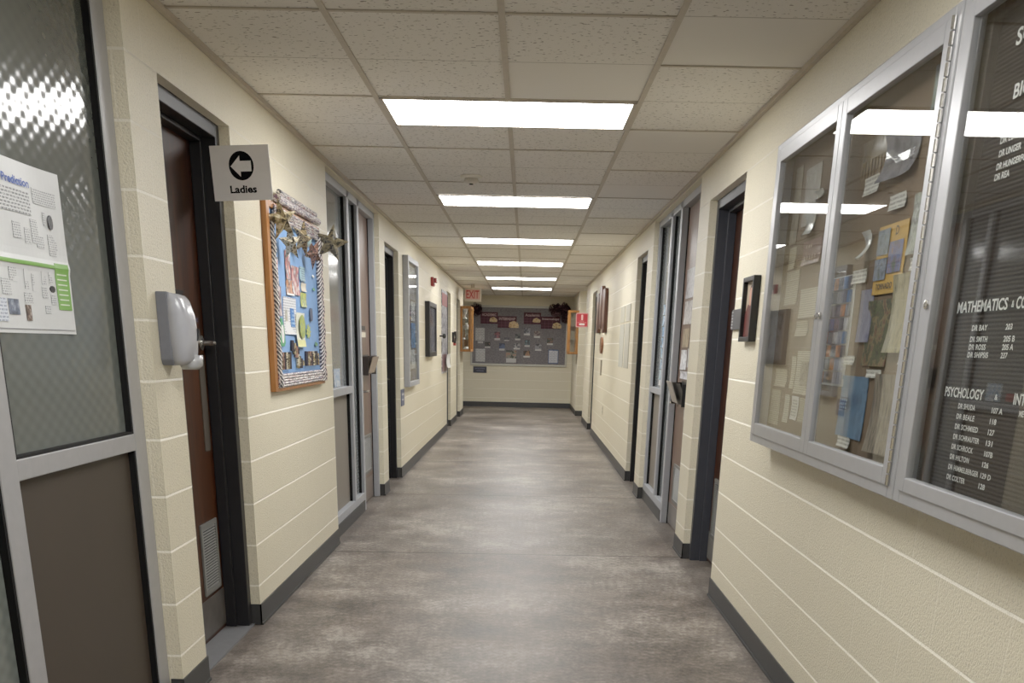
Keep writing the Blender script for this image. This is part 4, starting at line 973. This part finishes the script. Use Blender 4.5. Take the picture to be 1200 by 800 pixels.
for i, (a0, a1, c0, c1, col, lb) in enumerate(dp_):
    dk = tuple(int(v * .6) for v in col); lt = tuple(min(255, int(v * 1.15) + 12) for v in col)
    sheet('right', 'door_paper', lb, 'paper', a0, a1, c0, c1, photo('door_paper_%d' % i, [dk, col, lt, col], i + 3, 20), w=-.090, curl=.004, group='papers on the right glazed-screen door')
t = sthing('right', 'door_file_holder', 'black wall pocket stuffed with papers on the papered right door', 'file holder', 7.45, .95, -.09)
m = MB(); m.sbox('right', 7.2, 7.72, .955, 1.12, -.09, -.086); m.sbox('right', 7.714, 7.72, .955, 1.11, -.09, -.015); m.sbox('right', 7.2, 7.206, .955, 1.11, -.09, -.015)
m.add([wp('right', 7.2, .955, -.055), wp('right', 7.72, .955, -.055), wp('right', 7.72, 1.115, .005), wp('right', 7.2, 1.115, .005)], [(0, 1, 2, 3)])
m.add([wp('right', 7.2, .955, -.09), wp('right', 7.72, .955, -.09), wp('right', 7.72, .955, -.055), wp('right', 7.2, .955, -.055)], [(0, 1, 2, 3)])
m.build('pocket', BLACK, t)
m = MB(); m.add([wp('right', 7.45, .97, -.02), wp('right', 7.69, .97, -.02), wp('right', 7.69, 1.12, .035), wp('right', 7.45, 1.12, .035), wp('right', 7.45, .97, -.026), wp('right', 7.69, .97, -.026), wp('right', 7.69, 1.12, .029), wp('right', 7.45, 1.12, .029)],
                [(0, 1, 2, 3), (7, 6, 5, 4), (0, 4, 5, 1), (1, 5, 6, 2), (2, 6, 7, 3), (3, 7, 4, 0)])
tag(m.build('folder', plain('folder_grey', (170, 160, 146), .5), origin=wp('right', 7.57, .97, -.02)), 'pale folder slipping out of the black pocket on the right door', 'folder')
sheet('right', 'door_tag', 'small white tag under the black pocket on the right door', 'tag', 7.4, 7.52, .85, .92, WHITE, w=-.090, curl=.002)

# --- black room sign and portrait by the display case
t = sthing('right', 'room_sign', 'black room sign with a row of pale marks at the corner before the display case', 'sign', 5.4, 1.44)
m = MB(); m.sbox('right', 5.30, 5.515, 1.445, 1.545, 0, .012); m.build('plate', plain('room_black', (46, 47, 52), .45), t, bevel=.002)
m = MB()
for i in range(6): m.sbox('right', 5.478, 5.51, 1.452 + i * .015, 1.46 + i * .015, .012, .014)
m.build('lettering', plain('room_marks', (150, 150, 154), .5), t)
t = sthing('right', 'portrait_frame', 'black framed portrait of a person in red beside the display case', 'picture', 5.08, 1.38)
a0, a1, c0, c1 = 4.955, 5.195, 1.385, 1.68
m = MB(); e = .022
for p0, p1, q0, q1 in ((a0, a0 + e, c0, c1), (a1 - e, a1, c0, c1), (a0 + e, a1 - e, c0, c0 + e), (a0 + e, a1 - e, c1 - e, c1)): m.sbox('right', p0, p1, q0, q1, 0, .035)
m.build('frame', BLACK, t, bevel=.003)
m = MB(); m.sbox('right', a0 + e, a1 - e, c0 + e, c1 - e, .002, .014); q = m.build('picture', plain('portrait_ground', (176, 160, 136), .4, 0, .4, .1, 20), t)
m = MB(); m.spoly('right', [(a0 + e, c0 + e), (a1 - e, c0 + e), (a1 - e, c0 + .13), (5.12, c0 + .17), (5.03, c0 + .17), (a0 + e, c0 + .13)], .014, .016); m.build('robe', plain('robe_red', (84, 34, 30), .5, 0, .4, .2, 30), q)
m = MB(); m.sdisc('right', 5.075, c0 + .205, .03, .014, .017, 20, .042); m.build('face', plain('portrait_skin', (196, 140, 116), .5), q)
m = MB(); m.sdisc('right', 5.075, c0 + .235, .033, .0135, .0155, 16, .024); m.build('hair', plain('portrait_hair', (70, 52, 44), .6), q)

# ------------------------------------------------------------------ glass display case on the right
FW = .09                                   # how far the front stands off the wall
CAR = plain('case_aluminium', (172, 173, 176), .34, .45, .5, .03)
def case_frame(m, a0, a1, z0, z1, sl, top, bot):
    m.sbox('right', a0, a0 + sl, z0, z1, .003, FW); m.sbox('right', a1 - sl, a1, z0, z1, .003, FW)
    m.sbox('right', a0 + sl, a1 - sl, z0, z0 + bot, .003, FW); m.sbox('right', a0 + sl, a1 - sl, z1 - top, z1, .003, FW)
def case_door(parent, a0, a1, z0, z1, e, hinge_at, lock_at):
    m = MB(); w0, w1 = FW - .018, FW + .006
    for p0, p1, q0, q1 in ((a0, a0 + e, z0, z1), (a1 - e, a1, z0, z1), (a0 + e, a1 - e, z0, z0 + e), (a0 + e, a1 - e, z1 - e, z1)): m.sbox('right', p0, p1, q0, q1, w0, w1)
    d = m.build('door', CAR, parent, bevel=.0025)
    m = MB(); m.sbox('right', a0 + e - .004, a1 - e + .004, z0 + e - .004, z1 - e + .004, FW - .008, FW - .004); m.build('glass_pane', CLEAR, d)
    if hinge_at is not None:
        m = MB(); n = 34
        for i in range(n):
            za = z0 + (z1 - z0) * i / n; m.tube([wp('right', hinge_at, za + .002, w1), wp('right', hinge_at, za + (z1 - z0) / n - .002, w1)], .0055, 8)
        m.build('piano_hinge', CHROME, d)
    if lock_at is not None:
        m = MB(); m.lathe(wp('right', lock_at, 1.46, w1), [(.011, .002), (.011, -.006), (.006, -.007), (.006, -.003), (.001, -.003)], 20, 'x'); m.build('lock', CHROME, d)
    return d
t = sthing('right', 'display_case', 'two-door aluminium and glass display case of clippings on the right wall', 'display case', 3.58, .966)
m = MB(); case_frame(m, 2.69, 4.472, .966, 2.13, .042, .026, .036); m.build('case_body', CAR, t, bevel=.003)
m = MB(); m.sbox('right', 2.72, 4.44, .99, 2.11, .004, .03); m.build('back_panel', photo('kraft', [(104, 84, 64), (112, 92, 72), (120, 100, 80)], 3, 3, rough=.8), t)
case_door(t, 3.582, 4.432, .999, 2.106, .048, None, 3.603)
case_door(t, 2.722, 3.578, .999, 2.106, .048, 2.722, 3.556)
WB = .032
CG = 'clippings and prints in the display case'
def cs(a0, a1, z0, z1, mat, label, name='clipping', cat='clipping', w=WB, **kw):
    return sheet('right', name, label, cat, a0, a1, z0, z1, mat, w=w, curl=kw.pop('curl', .004), group=CG, **kw)
NP = [m_print('newsprint_%d' % i, c, (104, 98, 88), .008, .02, i * 3 + 1, 1.1) for i, c in enumerate(((196, 188, 164), (186, 176, 150), (204, 198, 178), (178, 168, 142)))]
cs(3.83, 4.09, 1.465, 1.57, NP[0], 'wide newspaper clipping in the middle of the left case door')
cs(3.94, 4.10, 1.40, 1.458, NP[1], 'small clipping below the wide newspaper clipping')
cs(3.80, 4.03, 1.187, 1.346, NP[2], 'newspaper page with a photo low in the left case door', parts=(('picture', .12, .7, .2, .75, photo('np_pic', [(110, 104, 92), (160, 150, 132), (80, 76, 68)], 2, 24)),))
cs(4.045, 4.11, 1.205, 1.326, NP[0], 'narrow strip clipping beside the newspaper page')
cs(3.945, 4.045, 1.089, 1.178, WHITE, 'bright white note at the foot of the left case door', 'note', 'note', parts=(('text', .1, .9, .1, .9, m_print('note_print', (214, 212, 204), (110, 108, 100), .011, .02, 7, 1.1)),))
cs(3.835, 3.93, 1.087, 1.176, NP[3], 'grey clipping right of the white note')
cs(4.16, 4.35, 1.205, 1.275, NP[1], 'short clipping left of the strip clipping')
cs(4.235, 4.385, 1.05, 1.19, NP[3], 'tall faded clipping in the bottom left of the case')
cs(4.085, 4.155, 1.071, 1.178, NP[2], 'slim clipping between the faded one and the white note')
cs(4.14, 4.34, 1.52, 1.647, NP[3], 'faded clipping above left of the wide newspaper')
cs(4.225, 4.33, 1.655, 1.738, NP[1], 'little clipping high on the left of the case')
cs(4.25, 4.35, 1.75, 2.03, photo('tall_strip', [(120, 108, 90), (150, 140, 120), (100, 90, 76)], 5, 12), 'tall faded strip in the top left of the case')
cs(3.98, 4.19, 1.80, 2.0, photo('faded_poster', [(150, 140, 122), (120, 110, 94), (170, 162, 146)], 9, 8), 'faded pale poster at the top of the left case door')
rd = cs(3.87, 4.12, 1.655, 1.74, photo('maroon_card', [(110, 62, 56), (124, 80, 70), (98, 56, 52)], 3, 12), 'reddish card with pale marks in the left case door', 'card', 'card')
m = MB()
for i in range(5): m.sbox('right', 4.07 - i * .035, 4.055 - i * .035, 1.672, 1.686, WB + .008, WB + .009)
for i in range(3): m.sbox('right', 4.05 - i * .03, 4.04 - i * .03, 1.712, 1.724, WB + .008, WB + .009)
m.build('lettering', plain('card_marks', (196, 180, 164), .6), rd)
PLAS = plain('clear_plastic_sheet', (206, 210, 210), .12, 0, .8)
for (a0, a1, z0, z1, lb) in ((4.0, 4.12, 1.76, 1.84, 'glinting plastic sleeve upper left in the case'), (3.9, 4.0, 1.86, 1.9, 'small glinting plastic tag near the top left of the case')):
    cs(a0, a1, z0, z1, PLAS, lb, 'plastic_sleeve', 'sleeve', curl=.02)
# right-hand door
cc = cs(3.42, 3.69, 1.235, 1.585, WHITE, 'photo collage sheet of many small pictures in the right case door', 'photo_collage', 'collage', w=WB)
rnd = random.Random(4); cell = [(150, 152, 168), (90, 88, 110), (60, 52, 70), (80, 120, 176), (200, 200, 206), (196, 120, 60), (120, 118, 130), (70, 66, 84)]
cmats = [photo('cell_%d' % i, [tuple(int(v * .6) for v in c), c, tuple(min(255, int(v * 1.2)) for v in c)], i, 40) for i, c in enumerate(cell)]
for r in range(8):
    for c in range(5):
        a = 3.425 + c * .053; z = 1.24 + r * .043
        q = MB(); q.sbox('right', a + .002, a + .05, z + .002, z + .04, WB + .0065, WB + .0075)
        q.build('small_picture', cmats[(r * 3 + c * 5 + rnd.randint(0, 2)) % 8], cc)
cs(3.225, 3.345, 1.375, 1.53, photo('lilac_map', [(120, 118, 140), (150, 148, 166), (98, 96, 130)], 2, 18), 'lilac printed sheet right of the photo collage', 'print', 'print')
CARD = m_print('label_card', (220, 218, 210), (120, 118, 112), .012, .05, 8, 1.3)
for a0, a1, z0, z1, lb in ((3.31, 3.44, 1.552, 1.592, 'white label card above the photo collage'), (3.30, 3.43, 1.808, 1.858, 'white label card highest left in the right case door'), (3.05, 3.175, 1.736, 1.776, 'white label card beneath the silver sheet'),
        (2.878, 2.93, 1.811, 1.841, 'white label card at the upper hinge side of the case'), (3.32, 3.44, 1.306, 1.334, 'white label card on the right edge of the photo collage'), (3.055, 3.185, 1.272, 1.296, 'white label card under the dark bird photo'), (3.262, 3.387, 1.047, 1.082, 'white label card under the blue cloth'),
        (2.88, 2.925, 1.314, 1.338, 'small label card above the bark sample'), (2.88, 2.94, 1.56, 1.592, 'label card below the upper lichen strip')):
    cs(a0, a1, z0, z1, CARD, lb, 'label_card', 'label card', w=WB + .006)
ORA = plain('magazine_orange', (206, 156, 44), .4, 0, .5, .05)
mg = cs(3.0, 3.24, 1.51, 1.70, ORA, 'orange magazine cover with three photos in the right case door', 'magazine', 'magazine', w=WB + .004, curl=.001)
def mp(name, a0, a1, z0, z1, mat, w=WB + .007):
    q = MB(); q.sbox('right', a0, a1, z0, z1, w, w + .0012); q.build(name, mat, mg)
mp('picture', 3.015, 3.125, 1.565, 1.65, photo('mag_a', [(70, 90, 60), (110, 90, 120), (90, 110, 160), (150, 110, 100)], 4, 26))
mp('picture', 3.135, 3.235, 1.62, 1.69, photo('mag_b', [(60, 76, 90), (120, 136, 150), (80, 80, 70)], 6, 26))
mp('picture', 3.135, 3.235, 1.55, 1.61, photo('mag_c', [(56, 66, 84), (130, 140, 160), (90, 96, 80)], 8, 26))
q = MB(); text(q, 'right', 'TORNADO', 3.20, 3.06, 1.523, 1.54, WB + .009); text(q, 'right', 'D', 3.085, 3.06, 1.665, 1.69, WB + .009); q.build('lettering', plain('mag_black', (40, 34, 24), .5), mg)
cs(3.04, 3.265, 1.305, 1.495, photo('bird_photo', [(24, 26, 20), (80, 90, 50), (40, 34, 30), (130, 120, 80), (110, 60, 50), (50, 60, 34)], 3, 26), 'dark photo of an animal among foliage in the right case door', 'photograph', 'photo')
def strip(a0, a1, z0, z1, mat, label, name):
    t_ = sheet('right', name, label, 'sample', a0, a1, z0, z1, mat, w=WB + .006, curl=.012, group=CG); return t_
strip(2.85, 2.97, 1.60, 1.755, photo('lichen_a', [(96, 100, 84), (150, 156, 140), (70, 72, 60), (186, 190, 180)], 2, 26), 'silvery green lichen strip near the hinge of the case', 'lichen_strip')
strip(2.90, 3.035, 1.345, 1.555, photo('lichen_b', [(120, 112, 84), (156, 146, 110), (90, 84, 64)], 4, 22, stretch=(1, 3, 1)), 'olive fibre strip beside the dark animal photo', 'lichen_strip')
strip(2.865, 3.08, 1.06, 1.285, photo('bark', [(86, 76, 66), (140, 128, 112), (106, 96, 84), (64, 56, 50)], 6, 20, stretch=(1, 3, .8)), 'long piece of grey bark low in the right case door', 'bark_sample')
bc = cs(3.17, 3.43, 1.08, 1.272, photo('blue_cloth', [(66, 96, 132), (88, 124, 158), (60, 86, 120)], 2, 9), 'blue printed cloth low in the right case door', 'cloth', 'cloth')
m = MB(); m.sbox('right', 3.33, 3.4, 1.165, 1.21, WB + .0085, WB + .0095); m.build('emblem', m_print('cloth_print', (50, 70, 110), (150, 180, 200), .012, .02, 2, 1.2), bc)
cs(2.875, 2.97, 1.955, 2.06, photo('leaf_photo', [(80, 100, 130), (110, 130, 120), (90, 110, 70), (60, 76, 110)], 3, 22), 'blue-green leaf photo in the top corner of the case', 'photograph', 'photo')
fr = cs(3.27, 3.51, 1.91, 1.97, photo('crown', [(108, 92, 70), (130, 112, 84), (88, 76, 60)], 3, 20), 'brown fringed paper ornament at the top of the right case door', 'fringe', 'ornament')
m = MB()
for i in range(8): m.spoly('right', [(3.28 + i * .029, 1.912), (3.30 + i * .029, 1.912), (3.29 + i * .029, 1.86)], WB + .004, WB + .006)
m.build('tassel', plain('tassel', (136, 118, 92), .7), fr)
cs(3.0, 3.26, 1.82, 1.95, photo('silver_sheet', [(96, 94, 104), (140, 140, 150), (80, 78, 88)], 4, 8, rough=.12), 'silvery sheet at the top of the right case door', 'plastic_sleeve', 'sleeve', curl=.02)
cs(3.29, 3.37, 1.62, 1.70, PLAS, 'curled clear plastic sleeve left of the orange magazine', 'plastic_sleeve', 'sleeve', curl=.03)

# ------------------------------------------------------------------ staff directory
t = sthing('right', 'directory_board', 'dark ribbed letter-board directory in an aluminium glass case at the right edge', 'directory board', 2.0, .966)
m = MB(); case_frame(m, 1.3, 2.682, .966, 2.13, .042, .026, .036); m.build('case_body', CAR, t, bevel=.003)
m = MB(); m.sbox('right', 1.34, 2.64, .99, 2.11, .004, .03); m.build('letter_board', m_ribbed('ribbed_felt', (38, 33, 30), (52, 46, 42)), t)
m = MB(); m.sbox('right', 2.60, 2.64, .99, 2.11, .03, .05); m.build('board_edge', plain('edge_dark', (84, 78, 72), .6), t)
case_door(t, 1.345, 2.640, .999, 2.106, .037, None, 2.622)
LET = plain('white_letter', (226, 226, 222), .4, 0, .5, .01)
def line(txt, a0, a1, z0, h, bold=.02, sp=1.0):
    m = MB(); text(m, 'right', txt, a0, a1, z0, z0 + h, .036, bold, sp); m.build('lettering', LET, t)
line('SCIENCE', 2.497, 2.25, 1.985, .034); line('BIOLOGY', 2.466, 2.24, 1.876, .03)
line('DR EDDY', 2.494, 2.39, 1.793, .014); line('DR UNGER', 2.49, 2.385, 1.766, .014); line('DR HUNGERFORD', 2.492, 2.325, 1.74, .014); line('DR REA', 2.493, 2.42, 1.718, .014)
line('MATHEMATICS', 2.582, 2.318, 1.439, .0255, .02); line('&', 2.299, 2.288, 1.443, .014); line('CO', 2.278, 2.232, 1.439, .0255)
for i, (nm, rm, z, a1) in enumerate((('DR BAY', '203', 1.397, 2.40), ('DR SMITH', '205 B', 1.372, 2.39), ('DR ROSS', '205 A', 1.3545, 2.392), ('DR SHIPSIS', '237', 1.337, 2.372))):
    line(nm, 2.481, a1, z, .0125, .02, 1.1); line(rm, 2.309, 2.309 - .0105 * len(rm), z, .0125)
line('PSYCHOLOGY', 2.577, 2.36, 1.244, .0235); line('&', 2.302, 2.288, 1.2485, .012); line('INT', 2.211, 2.158, 1.243, .0235)
for nm, rm, z, a1 in (('DR SHUDA', '107 A', 1.219, 2.392), ('DR BEALE', '118', 1.195, 2.387), ('DR SCHMIED', '127', 1.171, 2.358), ('DR SCHRAUTER', '131', 1.147, 2.342), ('DR SCHROCK', '107B', 1.123, 2.366), ('DR HILTON', '126', 1.099, 2.378), ('DR HIMMELBERGER', '129 D', 1.074, 2.317), ('DR COLTER', '128', 1.05, 2.381)):
    line(nm, 2.486, a1, z, .0125, .02, 1.1); line(rm, 2.305, 2.305 - .0105 * len(rm), z, .0125)
line('ME', 2.176, 2.155, 1.22, .0125)

# ------------------------------------------------------------------ world, camera, colour
w = bpy.data.worlds.new('world'); bpy.context.scene.world = w; w.use_nodes = True
w.node_tree.nodes['Background'].inputs[0].default_value = (.9, .88, .82, 1); w.node_tree.nodes['Background'].inputs[1].default_value = .02

cam = bpy.data.cameras.new('camera'); co = bpy.data.objects.new('camera', cam); C.objects.link(co)
F, CY = 1141.57, 801.64
cam.sensor_fit = 'HORIZONTAL'; cam.sensor_width = 36.0; cam.lens = F / 1200 * 36
cam.shift_x = 0; cam.shift_y = (CY - 400) / 1200
yaw, pit, rol = -.0066, .3339, .0222
cy_, sy_, cp_, sp_, cr_, sr_ = math.cos(yaw), math.sin(yaw), math.cos(pit), math.sin(pit), math.cos(rol), math.sin(rol)
fwd = Vector((sy_ * cp_, cy_ * cp_, -sp_)); rt = Vector((cy_, -sy_, 0)); up = rt.cross(fwd)
r2 = rt * cr_ + up * sr_; u2 = -rt * sr_ + up * cr_
M = Matrix((r2, u2, -fwd)).transposed().to_4x4(); M.translation = Vector((.1122, 0, 1.3398))
co.matrix_world = M
cam.clip_start = .02; cam.clip_end = 200
sc = bpy.context.scene; sc.camera = co
sc.view_settings.view_transform = 'Standard'; sc.view_settings.look = 'None'; sc.view_settings.exposure = 0.03; sc.view_settings.gamma = 1.3
sc.cycles.max_bounces = 8; sc.cycles.diffuse_bounces = 5; sc.cycles.glossy_bounces = 4; sc.cycles.transparent_max_bounces = 12
sc.cycles.use_denoising = True; sc.cycles.sample_clamp_indirect = 6.0; sc.cycles.caustics_reflective = False; sc.cycles.caustics_refractive = False
for o in bpy.data.objects:
    if '_o' in o: del o['_o']
